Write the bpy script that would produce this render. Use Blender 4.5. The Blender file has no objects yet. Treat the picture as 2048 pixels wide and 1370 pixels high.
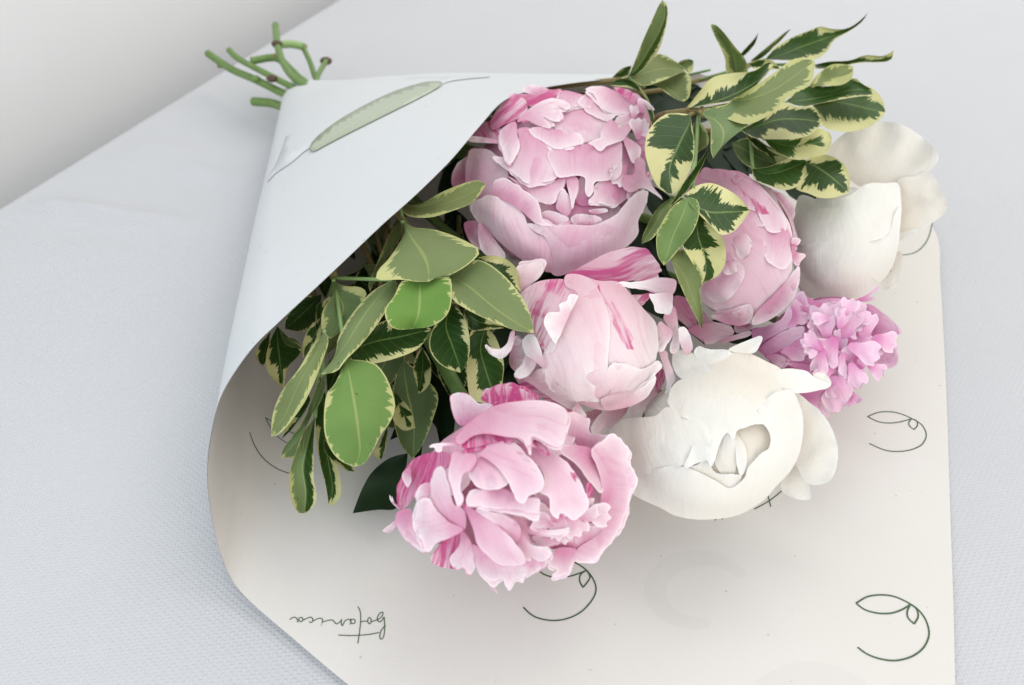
import bpy, bmesh, math, random
from math import radians, sin, cos, pi, sqrt
from mathutils import Vector, noise
from mathutils.geometry import delaunay_2d_cdt
from mathutils.bvhtree import BVHTree

sc = bpy.context.scene
COL = sc.collection
random.seed(7)

# ------------------------------------------------------------------ camera
W, H, F = 2048.0, 1370.0, 1750.0
CAM_H, PITCH = 0.38, radians(40.0)
cam_d = bpy.data.cameras.new('camera')
cam = bpy.data.objects.new('camera', cam_d)
COL.objects.link(cam)
cam.location = (0, 0, CAM_H)
cam.rotation_euler = (radians(90) - PITCH, 0, 0)
cam_d.sensor_fit = 'HORIZONTAL'
cam_d.sensor_width = 36.0
cam_d.lens = F / W * 36.0
cam_d.clip_start = 0.01
cam_d.clip_end = 50
cam_d.dof.use_dof = True
cam_d.dof.focus_distance = 0.47
cam_d.dof.aperture_fstop = 9.0
sc.camera = cam

# ------------------------------------------------------------------ light
world = bpy.data.worlds.new('World')
sc.world = world
world.use_nodes = True
bg = world.node_tree.nodes['Background']
bg.inputs['Color'].default_value = (0.965, 0.98, 1.0, 1)
bg.inputs['Strength'].default_value = 0.84


def area(name, loc, target, size, energy, color):
    d = bpy.data.lights.new(name, 'AREA')
    d.shape = 'RECTANGLE'
    d.size, d.size_y = size
    d.energy = energy
    d.color = color
    o = bpy.data.objects.new(name, d)
    COL.objects.link(o)
    o.location = loc
    v = Vector(target) - Vector(loc)
    o.rotation_euler = v.to_track_quat('-Z', 'Y').to_euler()
    return o


area('window_light', (0.65, -1.0, 0.72), (0.08, 0.45, 0.05), (1.6, 1.0), 9.5, (1.0, 0.90, 0.81))
area('cool_left_light', (-0.62, -0.55, 0.75), (-0.1, 0.5, 0.02), (0.9, 0.9), 5.0, (0.58, 0.79, 1.0))  # cool lamp for the bluish left side; source unseen, no door known
area('back_fill_light', (0.75, 1.75, 1.7), (0.2, 1.0, 0.0), (1.4, 1.4), 16.0, (1.0, 0.975, 0.94))  # added overhead fill to brighten the far cloth and wall, no roof window
vs = sc.view_settings
vs.view_transform = 'Standard'
vs.look = 'None'
vs.gamma = 1
vs.exposure = 0.20
sc.render.engine = 'CYCLES'
sc.cycles.use_denoising = True
sc.cycles.max_bounces = 8
sc.cycles.transparent_max_bounces = 8

# ------------------------------------------------------------------ projection helpers
CAM = Vector((0, 0, CAM_H))
RIGHT = Vector((1, 0, 0))
UP = Vector((0, sin(PITCH), cos(PITCH)))
FWD = Vector((0, cos(PITCH), -sin(PITCH)))


def ray(px, py):
    return (FWD + RIGHT * ((px - W / 2) / F) + UP * ((H / 2 - py) / F)).normalized()


def at(px, py, z):
    d = ray(px, py)
    return CAM + d * ((z - CAM_H) / d.z)


def P(s):
    return [tuple(float(a) for a in q.split(',')) for q in s.split()]


def T(o, k):
    return lambda s: [(o[0] + x / k, o[1] + y / k) for x, y in (P(s) if isinstance(s, str) else s)]


def catmull(pts, n_per, closed=False):
    out = []
    m = len(pts)
    rng = range(m) if closed else range(m - 1)
    for i in rng:
        if closed:
            p0, p1, p2, p3 = pts[(i - 1) % m], pts[i], pts[(i + 1) % m], pts[(i + 2) % m]
        else:
            p1, p2 = pts[i], pts[i + 1]
            p0 = pts[i - 1] if i > 0 else tuple(2 * a - b for a, b in zip(p1, p2))
            p3 = pts[i + 2] if i + 2 < m else tuple(2 * a - b for a, b in zip(p2, p1))
        for j in range(n_per):
            t = j / n_per
            t2, t3 = t * t, t * t * t
            out.append(tuple(0.5 * (2 * b + (c - a) * t + (2 * a - 5 * b + 4 * c - d) * t2 + (3 * b - a - 3 * c + d) * t3)
                             for a, b, c, d in zip(p0, p1, p2, p3)))
    if not closed:
        out.append(tuple(pts[-1]))
    return out


def resample(pts, n, closed=False):
    """n points evenly spaced by arc length."""
    q = list(pts) + ([pts[0]] if closed else [])
    L = [0.0]
    for a, b in zip(q, q[1:]):
        L.append(L[-1] + sqrt(sum((x - y) ** 2 for x, y in zip(a, b))))
    tot = L[-1] or 1e-9
    out, k = [], 0
    m = n if closed else n - 1
    for i in range(n):
        s = tot * i / m
        while k < len(L) - 2 and L[k + 1] < s:
            k += 1
        f = (s - L[k]) / max(1e-9, L[k + 1] - L[k])
        out.append(tuple(a + (b - a) * f for a, b in zip(q[k], q[k + 1])))
    return out


def seg_dist(p, a, b):
    ax, ay = b[0] - a[0], b[1] - a[1]
    l2 = ax * ax + ay * ay or 1e-9
    t = max(0, min(1, ((p[0] - a[0]) * ax + (p[1] - a[1]) * ay) / l2))
    return math.hypot(p[0] - a[0] - t * ax, p[1] - a[1] - t * ay)


def inside(p, poly):
    c = False
    x, y = p
    j = len(poly) - 1
    for i in range(len(poly)):
        xi, yi = poly[i]
        xj, yj = poly[j]
        if (yi > y) != (yj > y) and x < (xj - xi) * (y - yi) / (yj - yi) + xi:
            c = not c
        j = i
    return c


def smooth(a, b, x):
    t = max(0.0, min(1.0, (x - a) / (b - a)))
    return t * t * (3 - 2 * t)


# ------------------------------------------------------------------ scene helpers
def link(o, parent=None):
    COL.objects.link(o)
    if parent is not None:
        o.parent = parent
        o.matrix_parent_inverse = parent.matrix_world.inverted()
    return o


def mesh_obj(name, verts, faces, mat, parent=None, shade=True, attrs=None):
    me = bpy.data.meshes.new(name)
    me.from_pydata([tuple(v) for v in verts], [], [tuple(f) for f in faces])
    if attrs:
        for k, (typ, vals) in attrs.items():
            a = me.attributes.new(k, typ, 'POINT')
            if typ == 'FLOAT':
                a.data.foreach_set('value', vals)
            else:
                a.data.foreach_set('color', [c for v in vals for c in v])
    if mat:
        me.materials.append(mat)
    if shade:
        me.polygons.foreach_set('use_smooth', [True] * len(me.polygons))
    me.update()
    return link(bpy.data.objects.new(name, me), parent)


def empty(name, loc, label, cat, group=None):
    o = bpy.data.objects.new(name, None)
    o.empty_display_size = 0.02
    COL.objects.link(o)
    o.location = loc
    bpy.context.view_layer.update()
    o['label'] = label
    o['category'] = cat
    if group:
        o['group'] = group
    return o


def tube(name, pts, radii, mat, parent, n=10, cap=True):
    pts = [Vector(p) for p in pts]
    verts, faces = [], []
    prev = None
    for i, p in enumerate(pts):
        t = (pts[min(i + 1, len(pts) - 1)] - pts[max(i - 1, 0)]).normalized()
        a = Vector((0, 0, 1)) if abs(t.z) < 0.9 else Vector((1, 0, 0))
        u = prev if prev is not None else t.cross(a)
        u = (u - t * u.dot(t)).normalized()
        prev = u
        v = t.cross(u)
        r = radii[i] if isinstance(radii, (list, tuple)) else radii
        for k in range(n):
            w = 2 * pi * k / n
            verts.append(p + u * (cos(w) * r) + v * (sin(w) * r))
    for i in range(len(pts) - 1):
        for k in range(n):
            a, b = i * n + k, i * n + (k + 1) % n
            faces.append((a, b, b + n, a + n))
    if cap:
        faces.append(tuple(range(n))[::-1])
        m = (len(pts) - 1) * n
        faces.append(tuple(m + k for k in range(n)))
    return mesh_obj(name, verts, faces, mat, parent)


# ------------------------------------------------------------------ materials
class NT:
    def __init__(self, name):
        self.m = bpy.data.materials.new(name)
        self.m.use_nodes = True
        self.t = self.m.node_tree
        self.t.nodes.clear()
        self.out = self.t.nodes.new('ShaderNodeOutputMaterial')

    def n(self, typ, **kw):
        nd = self.t.nodes.new('ShaderNode' + typ)
        for k, v in kw.items():
            setattr(nd, k, v)
        return nd

    def put(self, sock, v):
        if hasattr(v, 'links') or isinstance(v, bpy.types.NodeSocket):
            self.t.links.new(v, sock)
        elif isinstance(v, (tuple, list)) and len(v) == 3 and sock.type == 'RGBA':
            sock.default_value = (*v, 1)
        else:
            sock.default_value = v

    def math(self, op, a, b=0.0, c=0.0, clamp=False):
        nd = self.n('Math', operation=op, use_clamp=clamp)
        for s, v in zip(nd.inputs, (a, b, c)):
            self.put(s, v)
        return nd.outputs[0]

    def attr(self, name):
        return self.n('Attribute', attribute_name=name)

    def mix(self, f, a, b):
        nd = self.n('Mix', data_type='RGBA')
        self.put(nd.inputs[0], f)
        self.put(nd.inputs[6], a)
        self.put(nd.inputs[7], b)
        return nd.outputs[2]

    def step(self, x, a, b):
        nd = self.n('MapRange', interpolation_type='SMOOTHSTEP')
        self.put(nd.inputs[0], x)
        nd.inputs[1].default_value = a
        nd.inputs[2].default_value = b
        return nd.outputs[0]

    def comb(self, x, y, z=0.0):
        nd = self.n('CombineXYZ')
        for s, v in zip(nd.inputs, (x, y, z)):
            self.put(s, v)
        return nd.outputs[0]

    def noise(self, vec, scale, detail=2.0, rough=0.5):
        nd = self.n('TexNoise')
        if vec is not None:
            self.put(nd.inputs['Vector'], vec)
        nd.inputs['Scale'].default_value = scale
        nd.inputs['Detail'].default_value = detail
        nd.inputs['Roughness'].default_value = rough
        return nd.outputs['Fac']

    def bump(self, h, strength, dist):
        nd = self.n('Bump')
        nd.inputs['Strength'].default_value = strength
        nd.inputs['Distance'].default_value = dist
        self.put(nd.inputs['Height'], h)
        return nd.outputs[0]

    def surface(self, color, rough=0.6, spec=0.3, normal=None, translucent=0.0, tcol=None, sheen=0.0):
        b = self.n('BsdfPrincipled')
        self.put(b.inputs['Base Color'], color)
        self.put(b.inputs['Roughness'], rough)
        self.put(b.inputs['Specular IOR Level'], spec)
        if sheen:
            b.inputs['Sheen Weight'].default_value = sheen
        if normal is not None:
            self.put(b.inputs['Normal'], normal)
        sh = b.outputs[0]
        if translucent:
            tr = self.n('BsdfTranslucent')
            self.put(tr.inputs['Color'], tcol if tcol is not None else color)
            if normal is not None:
                self.put(tr.inputs['Normal'], normal)
            mx = self.n('MixShader')
            self.put(mx.inputs[0], translucent)
            self.t.links.new(sh, mx.inputs[1])
            self.t.links.new(tr.outputs[0], mx.inputs[2])
            sh = mx.outputs[0]
        self.t.links.new(sh, self.out.inputs[0])
        return self.m


def petal_material(name, pale, mid, streakc, edgec, trans=0.15, veins=0.34, bumpk=0.42, lnk=0.7, claw=0.85):
    k = NT(name)
    t = k.attr('t').outputs['Fac']
    d = k.attr('d').outputs['Fac']
    u = k.attr('u').outputs['Fac']
    pp = k.n('SeparateColor')
    ca = k.attr('pp')
    k.t.links.new(ca.outputs['Color'], pp.inputs[0])
    sat, streak, edge = pp.outputs[0], pp.outputs[1], pp.outputs[2]
    seed = ca.outputs['Alpha']
    sd = k.math('MULTIPLY', seed, 37.0)
    # broad tone: deeper pigment toward the claw of the petal
    nz = k.noise(k.comb(k.math('MULTIPLY', u, 3.0), k.math('MULTIPLY', t, 2.2), sd), 1.6, 3.0)
    f = k.math('ADD', k.math('SUBTRACT', sat, 0.06), k.math('MULTIPLY', k.math('POWER', k.math('SUBTRACT', 1.0, t), 1.4), claw))
    f = k.math('ADD', f, k.math('MULTIPLY', k.math('SUBTRACT', nz, 0.5), 0.5), clamp=True)
    col = k.mix(f, pale, mid)
    # fine longitudinal veins
    vein = k.noise(k.comb(k.math('MULTIPLY', u, 26.0), k.math('MULTIPLY', t, 1.3), sd), 1.0, 3.0, 0.6)
    col = k.mix(k.math('MULTIPLY', k.step(vein, 0.48, 0.72), veins), col, mid)
    # pale rim
    rim = k.math('ADD', k.math('MULTIPLY', k.math('SUBTRACT', 1.0, k.step(d, 0.02, 0.17)), 0.55), k.math('MULTIPLY', k.math('SUBTRACT', 1.0, k.step(d, 0.0, 1.0)), 0.55))
    rim = k.math('MULTIPLY', rim, edge)
    rim = k.math('MULTIPLY', rim, k.step(t, 0.25, 0.7))
    col = k.mix(rim, col, edgec)
    # some petals carry a thin dark line along the edge
    ln = k.math('MULTIPLY', k.math('SUBTRACT', 1.0, k.step(d, 0.0, 0.10)), k.step(seed, 0.70, 0.72))
    ln = k.math('MULTIPLY', ln, k.step(k.noise(k.comb(k.math('MULTIPLY', u, 4.0), sd, 0.0), 1.0, 2.0), 0.42, 0.6))
    col = k.mix(k.math('MULTIPLY', ln, lnk), col, streakc)
    # magenta flares
    s1 = k.noise(k.comb(k.math('MULTIPLY', u, 7.0), k.math('MULTIPLY', t, 0.9), k.math('ADD', sd, 5.0)), 1.0, 4.0, 0.62)
    s2 = k.noise(k.comb(k.math('MULTIPLY', u, 30.0), k.math('MULTIPLY', t, 1.6), sd), 1.0, 3.0, 0.6)
    s = k.math('ADD', k.math('MULTIPLY', s1, 0.7), k.math('MULTIPLY', s2, 0.3))
    s = k.math('ADD', s, k.math('MULTIPLY', k.math('SUBTRACT', streak, 1.0), 0.34))
    sm = k.step(s, 0.40, 0.56)
    sm = k.math('MULTIPLY', sm, k.math('MINIMUM', k.math('MULTIPLY', streak, 3.0), 1.0))
    col = k.mix(k.math('MULTIPLY', sm, 0.88), col, streakc)
    crk = k.noise(k.n('TexCoord').outputs['Object'], 210.0, 4.0, 0.6)
    h = k.math('ADD', k.math('MULTIPLY', vein, 0.8), k.math('MULTIPLY', nz, 1.6))
    h = k.math('ADD', h, k.math('MULTIPLY', crk, 0.55))
    nrm = k.bump(h, bumpk, 0.0012)
    return k.surface(col, 0.55, 0.22, nrm, trans, col, sheen=0.15)


M_PINK = petal_material('petal_pink', (0.785, 0.585, 0.645), (0.63, 0.25, 0.385), (0.52, 0.035, 0.19), (0.86, 0.74, 0.765))
M_BLUSH = petal_material('petal_blush', (0.85, 0.745, 0.74), (0.72, 0.40, 0.48), (0.56, 0.05, 0.22), (0.88, 0.82, 0.80))
M_LILAC = petal_material('petal_lilac', (0.83, 0.56, 0.695), (0.66, 0.22, 0.44), (0.45, 0.05, 0.24), (0.84, 0.62, 0.73))
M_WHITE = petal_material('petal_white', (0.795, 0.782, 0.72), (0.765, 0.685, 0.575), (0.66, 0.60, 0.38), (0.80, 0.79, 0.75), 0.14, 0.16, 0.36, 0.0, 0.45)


def leaf_material(name):
    k = NT(name)
    u = k.attr('u').outputs['Fac']
    v = k.attr('v').outputs['Fac']
    av = k.math('ABSOLUTE', v)
    ca = k.attr('lp')
    pp = k.n('SeparateColor')
    k.t.links.new(ca.outputs['Color'], pp.inputs[0])
    under, cream, tone = pp.outputs[0], pp.outputs[1], pp.outputs[2]
    sd = k.math('MULTIPLY', ca.outputs['Alpha'], 53.0)
    geo = k.n('NewGeometry')
    und = k.math('ABSOLUTE', k.math('SUBTRACT', under, geo.outputs['Backfacing']))
    sgn = k.math('SIGN', v)
    # side-vein coordinate, running forward from the midrib
    q = k.math('SUBTRACT', k.math('MULTIPLY', u, 1.0), k.math('MULTIPLY', av, 0.17))
    # jagged variegation that follows the veins
    n1 = k.noise(k.comb(k.math('MULTIPLY', q, 3.2), k.math('MULTIPLY', sgn, 4.3), sd), 1.0, 1.0)
    n2 = k.noise(k.comb(k.math('MULTIPLY', q, 30.0), k.math('MULTIPLY', av, 1.6), k.math('ADD', sd, k.math('MULTIPLY', sgn, 3.0))), 1.0, 3.0, 0.65)
    n3 = k.noise(k.comb(k.math('MULTIPLY', q, 60.0), k.math('MULTIPLY', av, 3.0), sd), 1.0, 1.0)
    e = k.math('MAXIMUM', av, k.math('MULTIPLY', k.step(u, 0.80, 1.0), 0.97))
    g = k.math('ADD', e, k.math('MULTIPLY', k.math('SUBTRACT', n2, 0.5), 0.95))
    g = k.math('ADD', g, k.math('MULTIPLY', k.math('SUBTRACT', n3, 0.5), 0.22))
    thr = k.math('MULTIPLY', cream, k.math('ADD', 0.10, k.math('MULTIPLY', k.step(n1, 0.30, 0.72), 1.5)))
    msk = k.step(k.math('ADD', g, thr), 1.06, 1.085)
    line = k.step(e, 0.945, 0.975)
    msk = k.math('MAXIMUM', msk, line)
    # greens
    gn = k.noise(k.comb(k.math('MULTIPLY', u, 3.0), k.math('MULTIPLY', v, 1.5), sd), 1.0, 3.0)
    up_c = k.mix(gn, (0.008, 0.027, 0.007), (0.030, 0.080, 0.014))
    up_c = k.mix(tone, up_c, (0.07, 0.16, 0.028))
    un_c = k.mix(gn, (0.12, 0.18, 0.072), (0.20, 0.275, 0.118))
    un_c = k.mix(tone, un_c, (0.14, 0.29, 0.045))
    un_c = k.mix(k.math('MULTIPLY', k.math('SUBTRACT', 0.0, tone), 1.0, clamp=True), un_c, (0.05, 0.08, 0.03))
    # veins
    fr = k.math('FRACT', k.math('MULTIPLY', q, 9.0))
    dv = k.math('ABSOLUTE', k.math('SUBTRACT', fr, 0.5))
    vl = k.math('SUBTRACT', 1.0, k.step(dv, 0.01, 0.06))
    mid = k.math('SUBTRACT', 1.0, k.step(av, 0.015, 0.06))
    up_c = k.mix(k.math('MULTIPLY', vl, 0.30), up_c, (0.16, 0.26, 0.08))
    up_c = k.mix(k.math('MULTIPLY', mid, 0.6), up_c, (0.22, 0.32, 0.10))
    un_c = k.mix(k.math('MULTIPLY', vl, 0.12), un_c, (0.30, 0.36, 0.13))
    un_c = k.mix(k.math('MULTIPLY', mid, 0.65), un_c, (0.36, 0.42, 0.15))
    un_c = k.mix(k.math('MULTIPLY', k.step(ca.outputs['Alpha'], 0.35, 0.95), 0.55), un_c, (0.225, 0.235, 0.085))
    cr_u = k.mix(gn, (0.60, 0.57, 0.24), (0.70, 0.67, 0.36))
    cr_n = k.mix(gn, (0.44, 0.46, 0.17), (0.58, 0.57, 0.27))
    up_c = k.mix(msk, up_c, cr_u)
    un_c = k.mix(msk, un_c, cr_n)
    col = k.mix(und, up_c, un_c)
    # little blemishes
    tc = k.n('TexCoord')
    sp = k.noise(tc.outputs['Object'], 260.0, 1.0)
    col = k.mix(k.math('MULTIPLY', k.step(sp, 0.76, 0.80), 0.7), col, (0.06, 0.05, 0.02))
    rg = k.math('ADD', 0.42, k.math('MULTIPLY', und, 0.2))
    hb = k.math('ADD', k.math('MULTIPLY', vl, -0.35), k.math('MULTIPLY', mid, -0.9))
    fine = k.noise(tc.outputs['Object'], 900.0, 2.0)
    hb = k.math('ADD', hb, k.math('MULTIPLY', fine, 0.5))
    nrm = k.bump(hb, 0.35, 0.0006)
    return k.surface(col, rg, 0.17, nrm, 0.14, k.mix(0.5, col, (0.25, 0.42, 0.06)))


M_LEAF = leaf_material('variegated_leaf')


def plain_leaf_material():
    k = NT('peony_leaf')
    n = k.noise(k.n('TexCoord').outputs['Object'], 60, 3)
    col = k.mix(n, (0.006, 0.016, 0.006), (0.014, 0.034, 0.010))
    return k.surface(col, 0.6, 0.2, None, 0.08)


M_DARKLEAF = plain_leaf_material()


def stem_material(name, a, b):
    k = NT(name)
    tc = k.n('TexCoord').outputs['Object']
    n = k.noise(tc, 130, 4, 0.65)
    n2 = k.noise(tc, 600, 2)
    col = k.mix(n, a, b)
    return k.surface(col, 0.45, 0.35, k.bump(n2, 0.3, 0.0005), 0.0)


M_STEM = stem_material('green_stem', (0.085, 0.17, 0.035), (0.19, 0.29, 0.09))
M_STEMPALE = stem_material('pale_stem', (0.22, 0.36, 0.12), (0.30, 0.42, 0.17))
M_TWIG = stem_material('woody_twig', (0.17, 0.12, 0.05), (0.30, 0.26, 0.10))
M_NODE = stem_material('brown_node', (0.06, 0.035, 0.02), (0.10, 0.055, 0.035))
M_CUT = stem_material('cut_end', (0.28, 0.42, 0.14), (0.36, 0.48, 0.2))


def paper_material(name, ca, cb_):
    k = NT(name)
    tc = k.n('TexCoord').outputs['Object']
    n = k.noise(tc, 14, 4)
    f = k.noise(tc, 420, 3, 0.7)
    sp = k.noise(tc, 330, 0.0)
    col = k.mix(n, ca, cb_)
    col = k.mix(k.math('MULTIPLY', k.step(sp, 0.845, 0.87), 0.35), col, (0.25, 0.22, 0.18))
    h = k.math('ADD', k.math('MULTIPLY', f, 0.4), k.math('MULTIPLY', n, 2.0))
    return k.surface(col, 0.62, 0.25, k.bump(h, 0.25, 0.0009), 0.09, (0.66, 0.63, 0.56))


M_PAPER = paper_material('white_paper_outside', (0.635, 0.655, 0.66), (0.675, 0.69, 0.69))
M_PAPER_IN = paper_material('cream_paper_inside', (0.69, 0.662, 0.615), (0.73, 0.705, 0.66))


def simple(name, c, rough=0.5, spec=0.3):
    k = NT(name)
    n = k.noise(k.n('TexCoord').outputs['Object'], 200, 2)
    col = k.mix(n, tuple(x * 0.92 for x in c), tuple(min(1, x * 1.08) for x in c))
    return k.surface(col, rough, spec)


M_INK = simple('green_ink', (0.055, 0.10, 0.042), 0.55, 0.3)
M_GHOST = paper_material('faded_print_ink', (0.665, 0.638, 0.592), (0.70, 0.677, 0.634))


def sticker_material():
    k = NT('sage_sticker')
    tc = k.n('TexCoord').outputs['Object']
    n = k.noise(tc, 22, 3)
    col = k.mix(n, (0.33, 0.39, 0.27), (0.42, 0.46, 0.35))
    h = k.noise(tc, 70, 3)
    return k.surface(col, 0.22, 0.5, k.bump(h, 0.4, 0.002))


M_STICKER = sticker_material()


def cloth_material():
    k = NT('white_woven_cloth')
    tc = k.n('TexCoord').outputs['Object']
    mp = k.n('Mapping')
    mp.inputs['Rotation'].default_value = (0, 0, radians(-7))
    k.t.links.new(tc, mp.inputs[0])
    wob = k.n('TexNoise')
    k.t.links.new(mp.outputs[0], wob.inputs['Vector'])
    wob.inputs['Scale'].default_value = 22
    wob.inputs['Detail'].default_value = 3
    add = k.n('VectorMath', operation='MULTIPLY_ADD')
    k.t.links.new(wob.outputs['Color'], add.inputs[0])
    add.inputs[1].default_value = (0.0035, 0.0035, 0)
    k.t.links.new(mp.outputs[0], add.inputs[2])
    sp = k.n('SeparateXYZ')
    k.t.links.new(add.outputs[0], sp.inputs[0])
    cell = 0.00195
    X = k.math('MULTIPLY', sp.outputs[0], pi / cell)
    Y = k.math('MULTIPLY', sp.outputs[1], pi / cell)
    sx, sy = k.math('SINE', X), k.math('SINE', Y)
    chk = k.math('MULTIPLY', sx, sy)           # over / under
    ax = k.math('ABSOLUTE', sx)
    ay = k.math('ABSOLUTE', sy)
    warp = k.math('MULTIPLY', k.step(chk, -0.05, 0.45), 1.0)
    weft = k.math('MULTIPLY', k.math('MULTIPLY', ax, ay), 0.35)
    h = k.math('ADD', warp, weft)
    irr = k.noise(mp.outputs[0], 260, 2)
    h = k.math('MULTIPLY', h, k.math('ADD', 0.45, irr))
    big = k.noise(mp.outputs[0], 9, 3)
    col = k.mix(big, (0.515, 0.522, 0.535), (0.55, 0.555, 0.565))
    col = k.mix(k.math('MULTIPLY', k.math('SUBTRACT', 1.0, warp), 0.07), col, (0.42, 0.42, 0.45))
    nrm = k.bump(h, 0.55, 0.00045)
    return k.surface(col, 0.8, 0.15, nrm, 0.0, sheen=0.1)


M_CLOTH = cloth_material()


def wall_material():
    k = NT('white_wall_paint')
    tc = k.n('TexCoord').outputs['Object']
    n = k.noise(tc, 5, 3)
    f = k.noise(tc, 160, 3)
    col = k.mix(n, (0.72, 0.717, 0.705), (0.755, 0.75, 0.74))
    return k.surface(col, 0.75, 0.2, k.bump(f, 0.15, 0.001))


M_WALL = wall_material()

# ------------------------------------------------------------------ table and wall
E1, E2 = at(0, 422, 0), at(682, 0, 0)
ed = (E2 - E1).normalized()
en = Vector((-ed.y, ed.x, 0))            # points away from the table
if en.dot(Vector((0.4, 0.5, 0)) - E1) > 0:
    en = -en


def cloth():
    verts, faces = [], []
    creases = []
    for pl, w, hgt in (('30,408 150,418 300,440 470,452', .009, .0085), ('190,312 260,322 360,350', .009, .0060), ('345,318 410,345 480,354 545,350', .009, .0075),
                       ('235,282 330,300 430,335', .012, .0050), ('60,520 180,500 330,520', .016, .0022)):
        creases.append(([tuple(at(x, y, 0).xy) for x, y in catmull(P(pl), 4)], w, hgt))
    NA, NB = 420, 240
    a0, a1 = -1.6, 1.9
    for j in range(NB + 1):
        t = j / NB
        b = t ** 1.25 * 2.0             # distance in from the far edge
        for i in range(NA + 1):
            a = a0 + (a1 - a0) * i / NA
            p = E1 + ed * a - en * b
            x, y = p.x, p.y
            z = -0.0006 + 0.0010 * noise.noise(Vector((x * 3.1, y * 3.1, 0.3)))
            # soft creases running in from the edge, left of the stems
            if x < -0.05 and 0.45 < y < 1.3:
                for cr, w, hgt in creases:
                    dm = min(seg_dist((x, y), p0, p1) for p0, p1 in zip(cr, cr[1:]))
                    if dm < 4 * w:
                        tap = smooth(0, 0.10, math.hypot(x - cr[-1][0], y - cr[-1][1])) * smooth(0, 0.04, math.hypot(x - cr[0][0], y - cr[0][1]))
                        z += hgt * math.exp(-(dm / w) ** 2) * tap
            verts.append((x, y, z))
    for j in range(NB):
        for i in range(NA):
            k = j * (NA + 1) + i
            faces.append((k, k + 1, k + NA + 2, k + NA + 1))
    # the far side rolls over the edge and hangs
    base = len(verts)
    prof = [(0.004, -0.0012), (0.007, -0.005), (0.008, -0.012), (0.009, -0.12), (0.012, -0.32)]
    for (o, dz) in prof:
        for i in range(NA + 1):
            a = a0 + (a1 - a0) * i / NA
            w = 0.006 * sin(a * 23) * smooth(0, 0.2, -dz)
            p = E1 + ed * a + en * (o + w)
            verts.append((p.x, p.y, dz))
    rows = [0] + [None] * len(prof)
    for r in range(len(prof)):
        for i in range(NA):
            a = i if r == 0 else base + (r - 1) * (NA + 1) + i
            b = base + r * (NA + 1) + i
            faces.append((a + 1, a, b, b + 1))
    o = mesh_obj('tablecloth', verts, faces, M_CLOTH)
    o['kind'] = 'structure'
    return o


cloth()
wb = E1 + en * 0.11
wv = []
for th in (0, 0.05):
    for a, z in ((-2.5, -0.75), (2.8, -0.75), (2.8, 1.6), (-2.5, 1.6)):
        p = wb + ed * a + en * th
        wv.append((p.x, p.y, z))
wall = mesh_obj('wall', wv, [(0, 1, 2, 3), (7, 6, 5, 4), (0, 4, 5, 1), (3, 2, 6, 7), (1, 5, 6, 2), (0, 3, 7, 4)], M_WALL, None, False)
wall['kind'] = 'structure'

# ------------------------------------------------------------------ wrapping paper: a cone of one sheet lofted from neck to rim
NECK = at(602, 197, 0.0225)
AXC = at(1120, 640, 0.04)
nd_ = Vector((AXC.x - NECK.x, AXC.y - NECK.y, 0)).normalized()
nside = Vector((-nd_.y, nd_.x, 0))
if nside.y < 0:
    nside = -nside                       # far side of the neck
NECK_R = 0.0185
# rim: image x, y, height above table (m), angle round the neck (0 far side, 90 top, 180 near side, -90 underneath)
RIM = [(1225, 158, .112, 45), (1330, 150, .085, 22), (1430, 157, .064, 4), (1600, 262, .040, -18), (1760, 365, .016, -33),
       (1866, 456, .006, -43), (1881, 570, .0045, -50), (1893, 800, .002, -57), (1903, 1100, .002, -64), (1911, 1385, .002, -71),
       (1913, 1470, .002, -75), (1650, 1490, .002, -85), (1350, 1500, .002, -96), (1050, 1505, .002, -107), (830, 1470, .002, -117),
       (700, 1372, .003, -127), (590, 1280, .004, -136), (480, 1181, .009, -148), (441, 1105, .020, -157), (421, 1020, .036, -167),
       (415, 940, .053, -177), (424, 862, .070, -186), (446, 785, .085, -193), (500, 702, .098, -202), (560, 642, .105, -212),
       (630, 577, .112, -222), (700, 511, .118, -232), (765, 449, .122, -242), (830, 391, .126, -253), (900, 322, .129, -266),
       (958, 254, .129, -278), (1006, 203, .125, -291), (1060, 182, .121, -299), (1135, 168, .117, -308)]


def build_sheet():
    keys = []
    for (x, y, z, ang) in RIM:
        p = at(x, y, z)
        keys.append((p.x, p.y, p.z, float(ang)))
    # unwrap the closing key so the angle interpolates
    ext = [(*keys[-1][:3], keys[-1][3] + 360)] + keys + [(*keys[0][:3], keys[0][3] - 360), (*keys[1][:3], keys[1][3] - 360)]
    ring = []
    for i in range(1, len(ext) - 2):
        for j in range(8):
            t = j / 8
            p0, p1, p2, p3 = ext[i - 1], ext[i], ext[i + 1], ext[i + 2]
            ring.append(tuple(0.5 * (2 * b + (c - a) * t + (2 * a - 5 * b + 4 * c - d) * t * t + (3 * b - a - 3 * c + d) * t ** 3)
                              for a, b, c, d in zip(p0, p1, p2, p3)))
    verts, faces = [], []
    NR = 44
    n = len(ring)
    for r in range(NR + 1):
        f = r / NR
        for (x, y, z, ang) in ring:
            a = radians(ang)
            nk = NECK + nside * (cos(a) * NECK_R) + Vector((0, 0, 1)) * (sin(a) * NECK_R)
            R = Vector((x, y, z))
            p = nk.lerp(R, f)
            up = smooth(0.02, 0.09, p.z)
            # gentle buckling of the rolled part, and a rounder belly
            w = sin(f * pi)
            bk = noise.noise(Vector((p.x * 9, p.y * 9, p.z * 9))) * 0.0034 * w * up
            p.z = max(0.0016, p.z + bk + 0.006 * w * up)
            if up < 0.5:
                p.z = max(0.0016, p.z + 0.0008 * noise.noise(Vector((p.x * 14, p.y * 14, 2.0))) * f)
            verts.append(p)
    for r in range(NR):
        for i in range(n):
            a, b = r * n + i, r * n + (i + 1) % n
            faces.append((a, b, b + n, a + n))
    return verts, faces


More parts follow.
